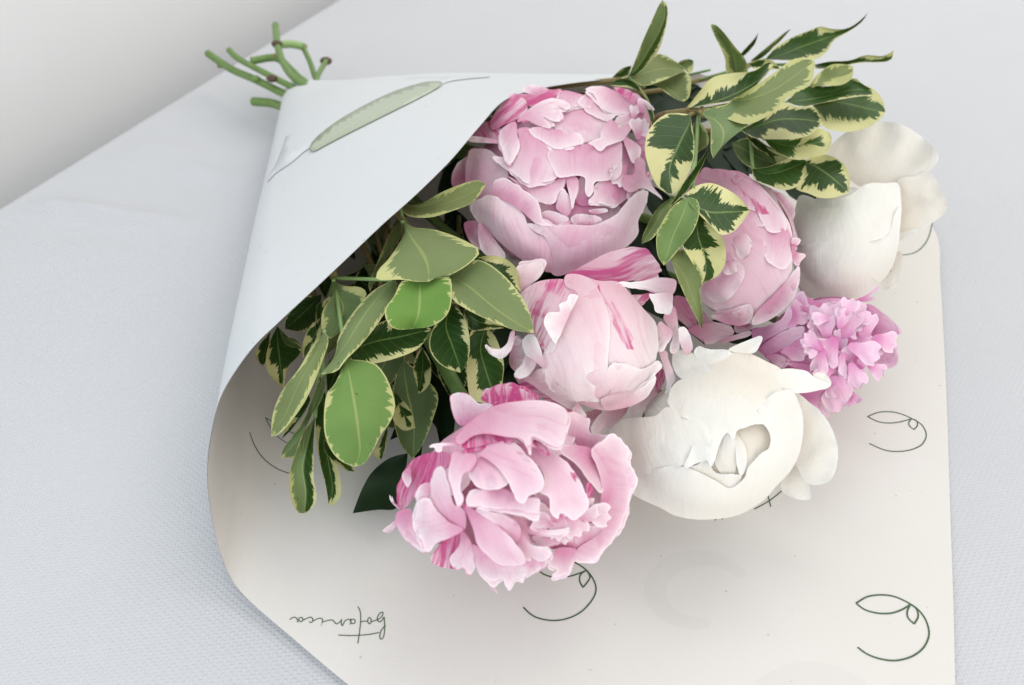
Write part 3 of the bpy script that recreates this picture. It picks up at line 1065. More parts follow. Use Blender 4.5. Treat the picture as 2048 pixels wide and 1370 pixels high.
# ---- F2 striped blush globe in the middle
f2 = Peony(1181, 688, 146, 138, 0.074, 0.74, M_BLUSH, 'blush peony with magenta streaks in the middle of the bunch', 22, 1.4, 0.45, 0.35, 0.0006, 0.7)
f2.core(11, 0.84, toward=NECK, sat=.4, streak=.5, opening=40)
t2 = T((980, 480), 3.425)
run(f2, t2, [
    ('520,242 600,195 700,140 800,90 900,60 1000,50 1080,65 1122,120 1182,206 1150,230 1152,298 1050,282 950,282 860,287 740,290 640,290 560,260', dict(sat=.5, streak=.98, double=0, edge=.3, back=-.004, base=(430, 330), ripple=.002)),
    ('180,185 260,160 350,150 372,210 332,262 272,312 210,372 190,290', dict(sat=.25, back=.004, base=(180, 420), edge=.3)),
    ('130,832 170,662 222,690 242,772 212,852 182,905', dict(sat=.6, streak=.5, base=(80, 800), dep=-.004)),
    ('165,925 240,935 352,1008 422,1080 562,1167 500,1160 400,1110 300,1050 215,1005', dict(sat=.5, streak=1.0, base=(120, 1100), dep=-.003, edge=.2)),
    ('520,1180 620,1185 765,1160 715,1262 690,1332 600,1362 505,1350', dict(sat=.5, streak=.3, back=-.008, base=(620, 1060))),
    ('690,1282 760,1188 860,1160 955,1150 862,1262 800,1312 732,1337', dict(sat=.3, back=-.002, base=(900, 1060), lift=.004)),
    ('945,1160 1060,1050 1135,975 1155,1060 1195,1160 1130,1212 1020,1172 982,1252 948,1222', dict(sat=.1, back=0.0, base=(1080, 900), lift=.003)),
    ('1140,890 1190,890 1195,960 1150,1045 1135,980', dict(sat=.6, streak=1.0, edge=0, back=0, base=(1160, 820))),
    ('1190,520 1240,440 1272,500 1302,700 1282,762 1240,742 1250,640 1200,562', dict(sat=.45, streak=.35, back=.003, base=(1200, 430))),
    ('1298,600 1340,600 1372,660 1388,742 1345,782 1310,732 1288,642', dict(sat=.05, streak=.3, back=.006, base=(1330, 800))),
    ('960,380 1040,372 1115,362 1060,432 1000,434', dict(sat=.5, streak=.9, base=(1120, 330))),
    ('1150,258 1262,268 1277,312 1250,372 1170,367 1080,332 1000,322 878,290 1030,282', dict(sat=.08, streak=.15, edge=1, base=(1290, 260), lift=.004, back=.012)),
    ('1160,560 1128,660 1140,732 1182,762 1242,672 1247,622 1200,580', dict(sat=.2, base=(1250, 560), back=.008)),
    ('1088,372 1120,367 1242,364 1252,422 1240,502 1190,510 1138,492 1113,420', dict(sat=0, edge=1, base=(1250, 330), back=.018, lift=.003)),
    ('1158,750 1215,768 1222,812 1267,942 1240,1012 1236,1142 1200,1062 1210,982 1188,872', dict(sat=.05, edge=1, back=.005, base=(1190, 700), ripple=.002)),
    ('208,372 330,284 512,270 527,330 602,380 542,522 442,727 375,742 310,652 258,602 238,452', dict(sat=.25, streak=.80, base=(470, 190), bulge=.003, stripes=[('330,285 512,270 525,335 560,400 480,400 380,340', 1.0), ('260,450 330,480 400,520 380,540 300,520', 1.0), ('330,690 380,700 440,690 430,735 370,760', 1.0)])),
    ('620,238 740,278 882,288 982,390 1062,482 1132,562 1147,642 1152,742 1132,842 1100,950 950,1040 800,1030 808,622 768,442 698,292', dict(sat=.12, base=(800, 180), streak=.12, bulge=.004, stripes=[('768,390 850,400 905,520 975,652 1018,752 930,770 890,692 830,562', 1.08), ('690,285 740,280 800,360 770,390', .9)])),
    ('508,272 530,234 620,238 700,280 762,380 822,562 806,800 795,905 700,902 655,935 690,985 822,1085 600,1105 480,1065 372,962 370,762 442,722 522,562 602,380 526,322', dict(sat=.12, base=(480, 180), bulge=.004)),
    ('375,882 480,1002 580,1072 607,1122 570,1168 430,1092 300,1002 228,952 270,918', dict(sat=.12, streak=.1, base=(220, 1040))),
    ('655,932 720,905 795,898 832,852 960,862 1042,882 1142,828 1168,862 1142,902 1062,1002 945,1082 850,1140 782,1167 640,1132 588,1092 600,1052 690,1012', dict(sat=0, edge=.8, base=(640, 1260), bulge=.004)),
    ('812,1056 850,1010 872,1040 922,1018 934,1082 870,1098 830,1092', dict(sat=.55, edge=.3, base=(870, 1150), dep=-.0002, lift=0, bulge=0)),  # deeper pink patch painted for the shadow of the small opening
    ('760,1090 860,1060 960,1050 1052,1000 1140,930 1090,1062 980,1132 860,1162 786,1162', dict(sat=.1, edge=1, base=(900, 1250), lift=.004)),
    ('602,380 546,374 525,420 474,440 480,490 400,500 368,560 400,642 438,702 458,702 522,562 594,412', dict(sat=0, edge=1, base=(560, 560), lift=.004, jag=1.0, dep=.002)),
    ('218,690 260,648 310,658 352,760 378,882 300,824 238,772', dict(sat=.05, edge=1, base=(380, 900), lift=.004)),
    ('168,918 218,852 248,782 312,820 312,862 270,922 210,948', dict(sat=0, edge=1, base=(310, 780), lift=.006)),
    ('563,1167 600,1118 640,1170 657,1200 640,1248 610,1242 584,1190', dict(sat=.03, edge=1, base=(600, 1090), lift=.005)),
    ('-30,712 20,742 80,738 120,700 140,632 170,620 167,690 142,762 90,804 40,798 0,770', dict(sat=.0, edge=1, base=(170, 560), back=.020, jag=.5)),
])

# ---- F3 the open pink peony at the front
f3 = Peony(1030, 985, 232, 186, 0.056, 0.70, M_PINK, 'wide open ruffled pink peony at the front of the bunch', 33, 1.3, 0.5, 0.15, 0.0007, 0.8)
f3.core(13, 0.80, toward=NECK, sat=.5, streak=.4, opening=70)
t3 = T((740, 760), 2.979)
run(f3, t3, [
    ('160,650 230,500 330,440 450,430 490,490 430,540 370,620 300,640 250,720 180,770', dict(sat=.7, streak=.98, edge=.2, base=(380, 420), dep=-.006, ripple=.003)),
    ('190,560 235,520 245,590 225,640 200,610', dict(sat=.5, streak=.3, base=(260, 500), dep=.001)),
    ('80,892 150,832 168,800 155,872 112,902', dict(sat=.1, base=(200, 780), back=-.004)),
    ('130,690 150,735 190,760 170,770 135,730', dict(sat=0, edge=1, base=(200, 770), back=.004, jag=.3)),
    ('160,790 240,768 262,852 332,1012 260,982 190,912 158,862', dict(sat=.3, streak=.1, base=(200, 700))),
    ('370,1042 440,960 532,918 522,1002 480,1092 512,1124 420,1117 368,1082', dict(sat=.5, streak=1.0, edge=.4, base=(500, 880), dep=-.003, ripple=.003)),
    ('470,1075 530,980 540,890 602,960 622,1082 600,1178 560,1122 520,1132', dict(sat=.12, edge=.9, base=(560, 850), jag=3)),
    ('610,980 680,1020 780,1100 902,1110 914,1192 870,1182 822,1238 790,1182 730,1204 650,1142 618,1062', dict(sat=.08, edge=1, base=(720, 880), jag=2.5)),
    ('688,1158 722,1190 764,1278 720,1242', dict(sat=.1, base=(690, 1120), jag=.3, back=0.0)),
    ('1140,350 1178,195 1280,215 1315,240 1312,315 1435,330 1335,405 1270,415 1180,385', dict(sat=.3, edge=.9, base=(1250, 480), back=.004)),
    ('475,112 510,75 580,82 655,138 765,128 645,215 570,274 508,242', dict(sat=.15, streak=.55, edge=1, back=.006, base=(600, 300), lift=.004)),
    ('655,105 790,38 900,52 965,90 1010,128 900,145 760,155', dict(sat=.5, streak=1.0, edge=.5, back=.008, base=(850, 220), ripple=.003)),
    ('1335,402 1432,328 1500,358 1548,430 1542,482 1584,592 1552,682 1522,802 1482,902 1402,1002 1312,1092 1215,1070 1240,1000 1385,890 1405,700 1385,560 1345,482', dict(sat=.1, edge=1, base=(1150, 700), jag=3, bulge=.004, lift=.006)),
    ('1325,405 1425,352 1472,520 1474,702 1432,852 1385,910 1370,780 1380,620 1350,522', dict(sat=.5, edge=.4, base=(1500, 900), dep=-.001, bulge=.001)),
    ('1140,392 1230,388 1332,420 1382,560 1384,672 1312,612 1230,502 1148,442', dict(sat=.38, streak=.15, base=(1400, 330), dep=-.004)),
    ('1060,1102 1088,1030 1130,998 1224,1008 1212,1092 1172,1152 1110,1178 1083,1162 1112,1130', dict(sat=.4, edge=1, base=(1150, 960), lift=.004)),
    ('1220,912 1300,868 1392,880 1384,932 1290,1002 1228,1014', dict(sat=.5, streak=.2, base=(1350, 1060), dep=-.004)),
    ('870,760 1000,790 1120,830 1250,830 1390,800 1380,900 1220,990 1040,1000 930,920', dict(sat=.6, streak=.4, base=(1150, 1100), dep=-.012)),
    ('1078,1002 1150,948 1232,888 1242,940 1222,1002 1130,1004', dict(sat=.4, streak=.75, base=(1150, 1080), dep=-.005, ripple=.002)),
    ('968,932 1100,910 1212,888 1152,960 1062,998 1000,988', dict(sat=.25, streak=.45, edge=.4, base=(1100, 880), dep=-.003)),
    ('1120,822 1160,798 1240,830 1284,872 1180,892 1098,862', dict(sat=.25, base=(1200, 940), dep=-.004)),
    ('1290,620 1312,612 1328,660 1312,705 1292,680', dict(sat=.7, streak=1, edge=0, base=(1330, 600))),
    ('1248,802 1352,738 1357,788 1394,790 1290,852', dict(sat=.0, edge=1, base=(1240, 880), dep=-.002)),
    ('780,788 900,828 1000,880 1100,893 1192,880 1120,924 1010,914 900,884', dict(sat=0, edge=1, base=(960, 800), dep=-.002)),
    ('998,788 1060,798 1082,840 1112,862 1000,854 968,832', dict(sat=.2, base=(1040, 900), dep=-.003)),
    ('868,878 900,888 960,978 1062,998 1078,1040 1040,1078 970,1074 900,1054 878,962', dict(sat=.12, edge=1, base=(820, 880), ripple=.002)),
    ('908,1062 1000,1050 1064,1080 1000,1132 908,1168 902,1112', dict(sat=.2, streak=.15, edge=1, base=(960, 990), ripple=.003)),
    ('345,702 358,600 400,518 442,528 472,640 502,740 564,780 564,892 480,852 400,782', dict(sat=.14, base=(520, 960), bulge=.003)),
    ('268,852 288,720 350,700 402,780 482,850 564,890 480,942 400,972 343,1024 298,952', dict(sat=.05, edge=1, base=(620, 800), lift=.006, bulge=.003)),
    ('273,692 300,630 352,613 352,682 310,728', dict(sat=.15, edge=1, base=(400, 640), lift=.004)),
    ('638,778 780,798 892,870 882,962 820,922 740,852', dict(sat=.03, edge=.6, base=(900, 1000))),
    ('553,738 650,788 742,850 832,930 902,1020 922,1092 860,1112 780,1112 700,1052 638,982 618,902 588,822', dict(sat=.28, edge=.7, base=(540, 680), bulge=.003, lift=.003)),
    ('848,372 960,398 1100,440 1182,500 1242,590 1304,720 1294,772 1220,832 1140,792 1120,830 1070,780 1070,702 1010,662 1042,602 1012,522 930,442', dict(sat=.14, edge=.9, base=(860, 330), bulge=.004)),
    ('1168,478 1212,540 1264,634 1230,612 1188,540', dict(sat=.5, streak=1, edge=0, base=(1160, 440), jag=.5)),
    ('598,662 680,650 800,648 900,700 1002,700 1014,760 1002,804 880,778 740,768 640,757 573,742', dict(sat=.14, edge=1, base=(820, 560), bulge=.003, lift=.004)),
    ('588,542 640,470 700,458 782,530 824,600 792,642 710,658 650,642 600,592', dict(sat=.22, base=(680, 420), bulge=.004)),
    ('558,402 640,393 740,370 852,370 932,440 1012,530 1034,602 1022,652 950,692 910,734 860,692 820,602 760,522 680,462 600,427', dict(sat=.2, streak=.1, base=(560, 370), bulge=.003, lift=.005, stripes=[('850,380 930,450 1015,540 1000,580 930,530 870,450', .85)])),
    ('498,420 600,428 642,470 600,542 552,562 540,652 562,702 525,764 488,652 468,562 478,482', dict(sat=.05, edge=1, base=(620, 400), lift=.006)),
    ('545,392 620,332 720,322 832,342 860,362 740,374 640,398 570,408', dict(sat=.6, streak=1, edge=0, base=(680, 300), dep=-.001)),
    ('958,338 1012,358 1052,400 1064,442 1010,424 968,372', dict(sat=.5, streak=1, edge=0, base=(960, 300), jag=.6)),
    ('498,352 560,280 640,208 740,153 860,128 1000,120 1100,138 1178,190 1172,292 1137,398 1060,382 970,342 960,440 930,400 900,352 820,342 700,322 620,332 540,388', dict(sat=.12, edge=.7, base=(560, 190), bulge=.004, lift=.005, jag=.8)),
    ('353,402 370,384 420,376 500,376 532,395 470,391 432,396 428,426 395,428 383,402', dict(sat=0, edge=1, base=(540, 400), back=.022, jag=.3)),
])

f3.scatter(12, (90, 46), 10, 19, (50, 80), (.05, .5), (1110, 1035), 0.7)
f1.scatter(12, (36, 90), 14, 24, (24, 42), (.1, .5), (1262, 300), 1.6)

# ---- F4 the smooth pink bud on the right
f4 = Peony(1482, 497, 122, 158, 0.074, 0.76, M_PINK, 'smooth closed pink peony bud partly covered by variegated leaves', 44, 1.0, 0.2, 0.40, 0.00035, 0.45)
f4.core(11, 0.86, toward=NECK, sat=.4, streak=.3, opening=25)
t4 = T((1280, 300), 3.425)
run(f4, t4, [
    ('830,240 930,278 1002,320 1054,380 1064,440 1032,488 980,432 900,350', dict(sat=.6, streak=.65, back=-.002, base=(880, 400))),
    ('240,1000 330,1020 420,1090 500,1170 602,1188 642,1252 560,1242 440,1212 330,1222 250,1160 230,1080', dict(sat=.4, streak=.7, back=-.004, base=(300, 900), lift=.004)),
    ('328,1232 420,1188 540,1183 632,1220 645,1262 580,1292 480,1334 400,1292', dict(sat=.25, streak=.35, back=.0, base=(320, 1180), lift=.005)),
    ('578,1292 680,1258 748,1238 744,1270 650,1302 560,1322', dict(sat=.12, streak=.2, back=.004, base=(540, 1300), jag=.4)),
    ('650,1200 720,1190 780,1200 740,1250 660,1250', dict(sat=.5, streak=.3, back=-.003, base=(700, 1120))),
    ('330,232 420,150 520,128 640,150 780,230 902,330 992,450 1042,560 1047,702 1032,852 972,962 862,1062 780,1122 620,1132 470,1072 400,990 360,860 320,640 300,440', dict(sat=.16, base=(300, 150), bulge=.003)),
    ('440,120 540,140 690,150 840,260 980,430 1000,540 880,560 800,430 700,380 560,240 420,190', dict(sat=.1, base=(640, 20), streak=.1, stripes=[('530,130 640,190 742,290 842,375 910,450 842,460 780,422 730,340 650,250', 1.05)])),
    ('700,420 760,410 840,455 910,470 900,510 820,530 740,515 690,470', dict(sat=.1, base=(700, 330), edge=.6)),
    ('848,588 900,558 1002,538 1047,640 1034,762 992,818 930,802 870,762 848,682', dict(sat=.1, edge=.9, base=(980, 450), lift=.002)),
    ('688,538 752,600 774,650 732,732 680,742 640,662 588,602 640,558', dict(sat=.12, streak=.12, edge=.9, base=(560, 500), lift=.003)),
    ('598,702 672,760 718,820 692,912 630,1002 550,1047 470,1022 428,962 460,902 560,852', dict(sat=.1, edge=.8, base=(430, 760), lift=.003)),
    ('578,772 662,758 664,832 620,858 568,842', dict(sat=.08, edge=.9, base=(560, 720), lift=.003)),
    ('488,1132 600,1118 752,1088 764,1162 690,1204 600,1192 518,1162', dict(sat=.18, edge=.8, base=(600, 1260), lift=.002)),
    ('1040,608 1102,618 1062,690 1134,715 1102,762 1085,802 1048,762', dict(sat=.5, streak=.7, base=(1000, 700), jag=.6)),
    ('768,1198 800,1108 900,1010 1002,900 1087,798 1094,882 1072,962 1052,1022 960,1114 880,1168', dict(sat=.15, edge=.9, base=(780, 900), lift=.004, streak=.1)),
    ('870,1120 960,1030 1060,880 1086,820 1090,900 1060,1010 980,1080', dict(sat=.3, streak=.2, edge=.6, base=(860, 960), lift=.002)),
])

# ---- F7 the frilly lilac-pink one between the white ones
f7 = Peony(1662, 690, 150, 118, 0.045, 0.75, M_LILAC, 'frilly lilac pink peony between the two white peonies', 77, 1.6, 0.5, 0.3)
f7.core(12, 0.78, toward=NECK, sat=.6, streak=.2, opening=75)
t7 = T((1480, 570), 4.894)
run(f7, t7, [
    ('1140,142 1230,100 1350,8 1334,62 1262,112 1334,130 1222,165', dict(sat=.3, back=-.004, base=(1050, 200))),
    ('1150,210 1250,198 1334,250 1482,358 1562,460 1502,505 1350,524 1260,462 1228,302', dict(sat=.3, edge=.9, back=-.004, base=(1050, 450), lift=.004)),
    ('1245,540 1402,558 1504,620 1514,732 1442,804 1300,804 1200,762 1178,682', dict(sat=.35, edge=1, back=-.003, base=(1000, 640), lift=.004)),
    ('128,422 250,408 400,328 490,198 512,310 502,400 380,472 250,542 160,602 118,502', dict(sat=.2, base=(60, 600), bulge=.003)),
    ('160,600 300,500 450,420 560,400 600,480 560,640 460,740 330,720 240,690', dict(sat=.4, base=(100, 720), dep=-.006)),
    ('560,150 660,120 780,170 900,160 960,200 880,280 700,300 600,250', dict(sat=.6, base=(760, 60), dep=-.006)),
    ('878,190 1000,148 1150,158 1238,200 1222,252 1150,292 1120,334 1040,262 960,232', dict(sat=.05, edge=1, base=(1000, 330), lift=.004)),
    ('500,200 560,148 642,258 668,350 620,392 560,382 520,442 458,402 512,310', dict(sat=.25, base=(460, 300))),
    ('218,592 380,478 540,408 620,398 638,450 560,542 400,642 300,682 238,662', dict(sat=.15, base=(150, 660), bulge=.003)),
    ('600,380 800,340 1000,420 1200,480 1220,640 1160,760 1000,860 840,840 720,760 640,600', dict(sat=.85, base=(930, 600), dep=-.014)),
    ('588,210 680,188 784,250 700,282 640,264', dict(sat=.3, base=(600, 300))),
    ('640,370 700,350 780,360 770,385 700,395', dict(sat=.25, base=(600, 400))),
    ('658,290 780,258 872,290 894,350 884,465 820,432 790,434 720,362', dict(sat=.22, base=(760, 200), lift=.004)),
    ('868,262 960,230 1062,228 1042,282 1000,324 930,282', dict(sat=.08, edge=1, base=(860, 240), lift=.004, jag=3)),
    ('888,290 980,330 1102,345 1062,378 960,384 898,342', dict(sat=.12, edge=1, base=(900, 400), jag=3)),
    ('1048,520 1140,530 1192,470 1232,428 1258,500 1232,582 1190,614 1130,582 1050,594', dict(sat=.6, base=(1080, 680), edge=1)),
    ('928,392 1060,378 1160,350 1258,353 1200,432 1180,474 1150,440 1120,474 1137,534 1050,512 980,442', dict(sat=.12, edge=1, base=(960, 330), lift=.005, jag=4)),
    ('818,602 870,548 910,500 900,400 960,438 1012,520 1052,518 1042,592 960,642 860,694', dict(sat=.32, edge=.8, base=(860, 760))),
    ('758,462 800,420 880,458 912,500 892,548 860,547 800,614 748,532', dict(sat=.12, edge=1, base=(820, 400), lift=.004)),
    ('398,652 520,560 640,478 700,408 732,408 752,500 712,542 782,620 784,662 720,684 640,682 632,742 520,748 458,692', dict(sat=.2, edge=1, base=(480, 560), lift=.005, jag=3)),
    ('238,692 350,673 472,720 400,804 300,742', dict(sat=.25, base=(260, 620))),
    ('428,762 600,768 720,788 892,810 882,874 720,852 560,814', dict(sat=.25, edge=1, base=(600, 900), ripple=.002)),
    ('998,642 1080,588 1180,598 1204,640 1150,692 1060,732 1028,752 1040,682', dict(sat=.1, edge=1, base=(1120, 760), lift=.003)),
    ('1148,732 1200,698 1242,740 1232,802 1180,824 1138,782', dict(sat=.4, edge=.7, base=(1120, 860))),
    ('768,722 810,688 872,730 878,790 840,818 778,792', dict(sat=.15, edge=1, base=(880, 860))),
    ('878,802 950,738 962,832 920,904 838,882', dict(sat=.18, edge=1, base=(1000, 900))),
    ('953,740 1000,650 1042,680 1032,752 1054,812 1047,904 980,864 958,802', dict(sat=.06, edge=1, base=(1010, 600), lift=.004)),
    ('1048,862 1120,778 1170,820 1244,820 1222,902 1170,934 1140,1004 1100,984 1028,922', dict(sat=.22, edge=.9, base=(1080, 740), jag=4)),
    ('1100,990 1150,940 1180,930 1150,1020 1120,1020', dict(sat=.7, base=(1080, 900), dep=-.003)),
    ('1098,1040 1184,1112 1120,1162 1038,1184 1080,1100', dict(sat=.3, edge=.4, base=(1020, 1060))),
    ('556,1050 700,1048 832,1010 844,1082 780,1132 822,1202 854,1294 760,1212 660,1132', dict(sat=.4, edge=.9, base=(640, 980))),
    ('868,902 960,888 1062,948 1102,1010 1094,1082 1052,1162 960,1244 880,1244 818,1152 798,1100 850,1002', dict(sat=.14, edge=1, base=(860, 860), lift=.004, bulge=.003)),
    ('880,960 940,1000 960,1090 900,1110 830,1090 840,1020', dict(sat=.16, edge=1, base=(840, 940), lift=.003)),
    ('543,106 625,63 667,208 600,182', dict(sat=.0, edge=1, base=(560, 220), lift=.006, jag=.6)),
])

f7.scatter(28, (76, 76), 9, 32, (36, 62), (-.05, .4), (1696, 692), 1.5)

# ---- F5 white one on the right edge
f5 = Peony(1692, 482, 112, 120, 0.066, 0.78, M_WHITE, 'closed white peony at the right, its loose outer petals spread behind', 55, 0.5, 0.0, 0.45, 0.0002, 0.3)
f5.core(10, 0.86, toward=NECK, sat=.2, streak=0, opening=25)
t5 = T((1560, 230), 3.514)
run(f5, t5, [
    ('350,232 480,112 640,62 780,50 900,88 1002,160 1082,230 1114,310 1052,392 950,428 860,480 700,520 560,500 480,442 400,352', dict(sat=.40, edge=.8, back=-.022, base=(560, 700), bulge=.005, lift=.004, ripple=.003)),
    ('820,470 950,428 1052,398 1132,520 1178,640 1122,722 980,802 838,845 800,700', dict(sat=.55, edge=.5, back=-.018, base=(560, 720), bulge=.004, ripple=.003)),
    ('838,830 982,800 932,842 832,884', dict(sat=.1, back=-.012, base=(760, 800))),
    ('830,958 863,1010 834,1132 812,1212 690,1214 740,1100', dict(sat=.35, back=-.014, base=(620, 900))),
    ('150,562 300,600 480,568 600,488 740,478 832,488 853,640 844,782 828,932 782,1082 692,1192 560,1292 400,1312 240,1292 138,1232 88,1002 78,802 108,652', dict(sat=.0, base=(450, 1450), bulge=.003, roll=.0015)),
    ('640,890 760,838 806,690 853,650 844,782 828,932 782,1082 702,1172 630,1102', dict(sat=.0, edge=.8, base=(620, 1280), lift=.002)),
    ('108,660 250,648 480,650 700,638 792,690 762,832 650,884 500,902 350,882 220,902 108,912 83,802', dict(sat=.02, edge=.6, base=(450, 480), lift=.002)),
    ('120,932 220,900 328,888 322,962 290,1047 310,1150 200,1242 138,1202 98,1052', dict(sat=.04, edge=1, base=(200, 1330), lift=.003)),
])

# ---- F6 large creamy white one at the front right
f6 = Peony(1432, 880, 186, 162, 0.054, 0.70, M_WHITE, 'large open creamy white peony at the front right', 66, 0.7, 0.0, 0.22, 0.00025, 0.3)
f6.core(12, 0.80, toward=NECK, sat=.3, streak=0, opening=60)
t6 = T((1200, 640), 3.113)
run(f6, t6, [
    ('1195,440 1302,510 1402,600 1462,720 1483,852 1452,972 1380,1024 1290,1012 1225,902 1200,700 1190,560', dict(sat=.3, edge=.5, back=-.010, base=(1080, 760), lift=.004, bulge=.003)),
    ('1200,900 1290,1000 1314,1112 1230,1114 1130,1062 1150,960', dict(sat=.15, edge=.4, back=-.020, base=(1060, 840))),
    ('800,182 960,110 1008,104 1002,142 962,204 880,204', dict(sat=.15, edge=.8, back=.004, base=(820, 260), lift=.004)),
    ('590,332 680,290 830,198 930,208 1042,260 1132,310 1205,432 1150,560 980,560 700,620 500,600 430,482 470,392', dict(sat=.42, edge=.3, layer=10.4, base=(900, 90), bulge=.004, roll=.001)),
    ('58,702 150,618 340,598 432,540 662,602 680,800 530,900 380,940 240,964 118,952 78,802', dict(sat=.12, edge=.5, base=(200, 480), bulge=.003, roll=.0006, layer=10.6)),
    ('468,190 560,198 642,260 684,310 688,402 620,424 540,382 478,342 448,262', dict(sat=.08, edge=1, base=(450, 150), lift=.002)),
    ('586,212 620,163 680,185 740,178 802,188 838,235 760,284 680,302 640,264', dict(sat=.0, edge=1, base=(700, 350), lift=.0012, jag=1.2)),
    ('985,350 1150,303 1282,318 1342,360 1438,405 1330,444 1200,454 1100,402', dict(sat=.0, edge=.6, base=(960, 380), lift=.012, layer=9, jag=.6)),
    ('1325,345 1392,328 1442,400 1380,432', dict(sat=.2, edge=.6, base=(1300, 400), lift=.012, layer=8.5)),
    # cavity
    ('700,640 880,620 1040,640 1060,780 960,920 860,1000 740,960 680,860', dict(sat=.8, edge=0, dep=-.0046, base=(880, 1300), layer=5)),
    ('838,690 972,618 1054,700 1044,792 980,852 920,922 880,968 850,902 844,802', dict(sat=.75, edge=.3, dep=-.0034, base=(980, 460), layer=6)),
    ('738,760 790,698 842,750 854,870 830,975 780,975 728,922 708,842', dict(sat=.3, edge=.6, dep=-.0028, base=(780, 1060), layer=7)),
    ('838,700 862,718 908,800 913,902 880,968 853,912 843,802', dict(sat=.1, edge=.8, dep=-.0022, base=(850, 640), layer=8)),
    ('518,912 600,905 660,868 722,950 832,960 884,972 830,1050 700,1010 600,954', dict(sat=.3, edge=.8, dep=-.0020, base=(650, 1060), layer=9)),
    ('420,500 520,420 720,350 900,370 1010,430 1045,520 975,566 1044,640 960,650 900,672 855,690 832,745 790,702 745,772 722,850 692,916 668,872 600,895 520,925 560,830 600,720 590,640 500,600', dict(sat=.04, edge=.8, base=(760, 120), layer=11, lift=.004, bulge=.003, roll=.001, jag=.8, ripple=.0014)),
    ('640,820 690,760 740,770 720,850 692,916 668,880', dict(sat=.12, edge=.8, base=(700, 640), layer=10, dep=-.001)),
    ('190,1004 250,960 330,930 480,908 600,940 720,1000 812,1046 900,982 920,922 1002,832 1054,792 1054,702 982,615 898,572 1000,518 1100,448 1202,448 1258,580 1265,702 1242,822 1192,932 1100,1032 1010,1128 850,1218 640,1243 480,1222 380,1172 250,1112 186,1062', dict(sat=.0, edge=.7, base=(820, 1420), layer=13, bulge=.004, jag=.8, roll=.0012, ripple=.0022, ruf=.0012)),
])

# stalks: the seven peonies run to the cut ends that stick out of the neck
PASS = (640, 232, .030)
f3.stem([(660, 245, .022), (585, 222, .022), (545, 207, .020), (506, 203, .018)], .0042)
f1.stem([(650, 215, .036), (585, 195, .034), (512, 160, .034), (462, 138, .034), (416, 107, .036)], .0037)
f2.stem([(655, 210, .040), (592, 178, .042), (530, 146, .044), (478, 118, .044), (458, 100, .046)], .0030)
f4.stem([(655, 195, .046), (600, 165, .048), (572, 136, .050), (556, 95, .054), (551, 50, .056)], .0034)
f5.stem([(660, 190, .044), (604, 160, .044), (582, 140, .044), (552, 116, .046), (502, 122, .047)], .0036)
f6.stem([(655, 200, .030), (632, 158, .034), (620, 124, .038), (604, 90, .042)], .0027)
f7.stem([(658, 188, .036), (634, 160, .040), (652, 122, .042)], .0025)
for pe, x, y, z, r, m in ((f1, 511, 158, .0375, .0050, M_STEM), (f1, 441, 132, .031, .0036, M_TWIG), (f2, 544, 157, .0455, .0054, M_NODE), (f4, 554, 88, .056, .0056, M_NODE),
                          (f5, 556, 112, .048, .0050, M_TWIG), (f6, 604, 93, .041, .0056, M_TWIG), (f7, 652, 122, .041, .0062, M_NODE)):
    p = at(x, y, z)
    bm = bmesh.new()
    bmesh.ops.create_icosphere(bm, subdivisions=2, radius=r * .8)
    vv = [(p.x + v.co.x * 1.25 + 0.0004 * noise.noise(v.co * 900), p.y + v.co.y, p.z + v.co.z * 0.8) for v in bm.verts]
    ff = [[v.index for v in f.verts] for f in bm.faces]
    bm.free()
    mesh_obj('stem_node', vv, ff, m, pe.root)

# a thin side stalk crossing between two stems
tube('side_shoot', catmull([tuple(at(556, 90, .052)), tuple(at(580, 88, .050)), tuple(at(603, 92, .046))], 6), .0038, M_STEMPALE, f4.root)

# the dark plain leaf of the front peony
# ------------------------------------------------------------------ foliage
lrng = random.Random(5)


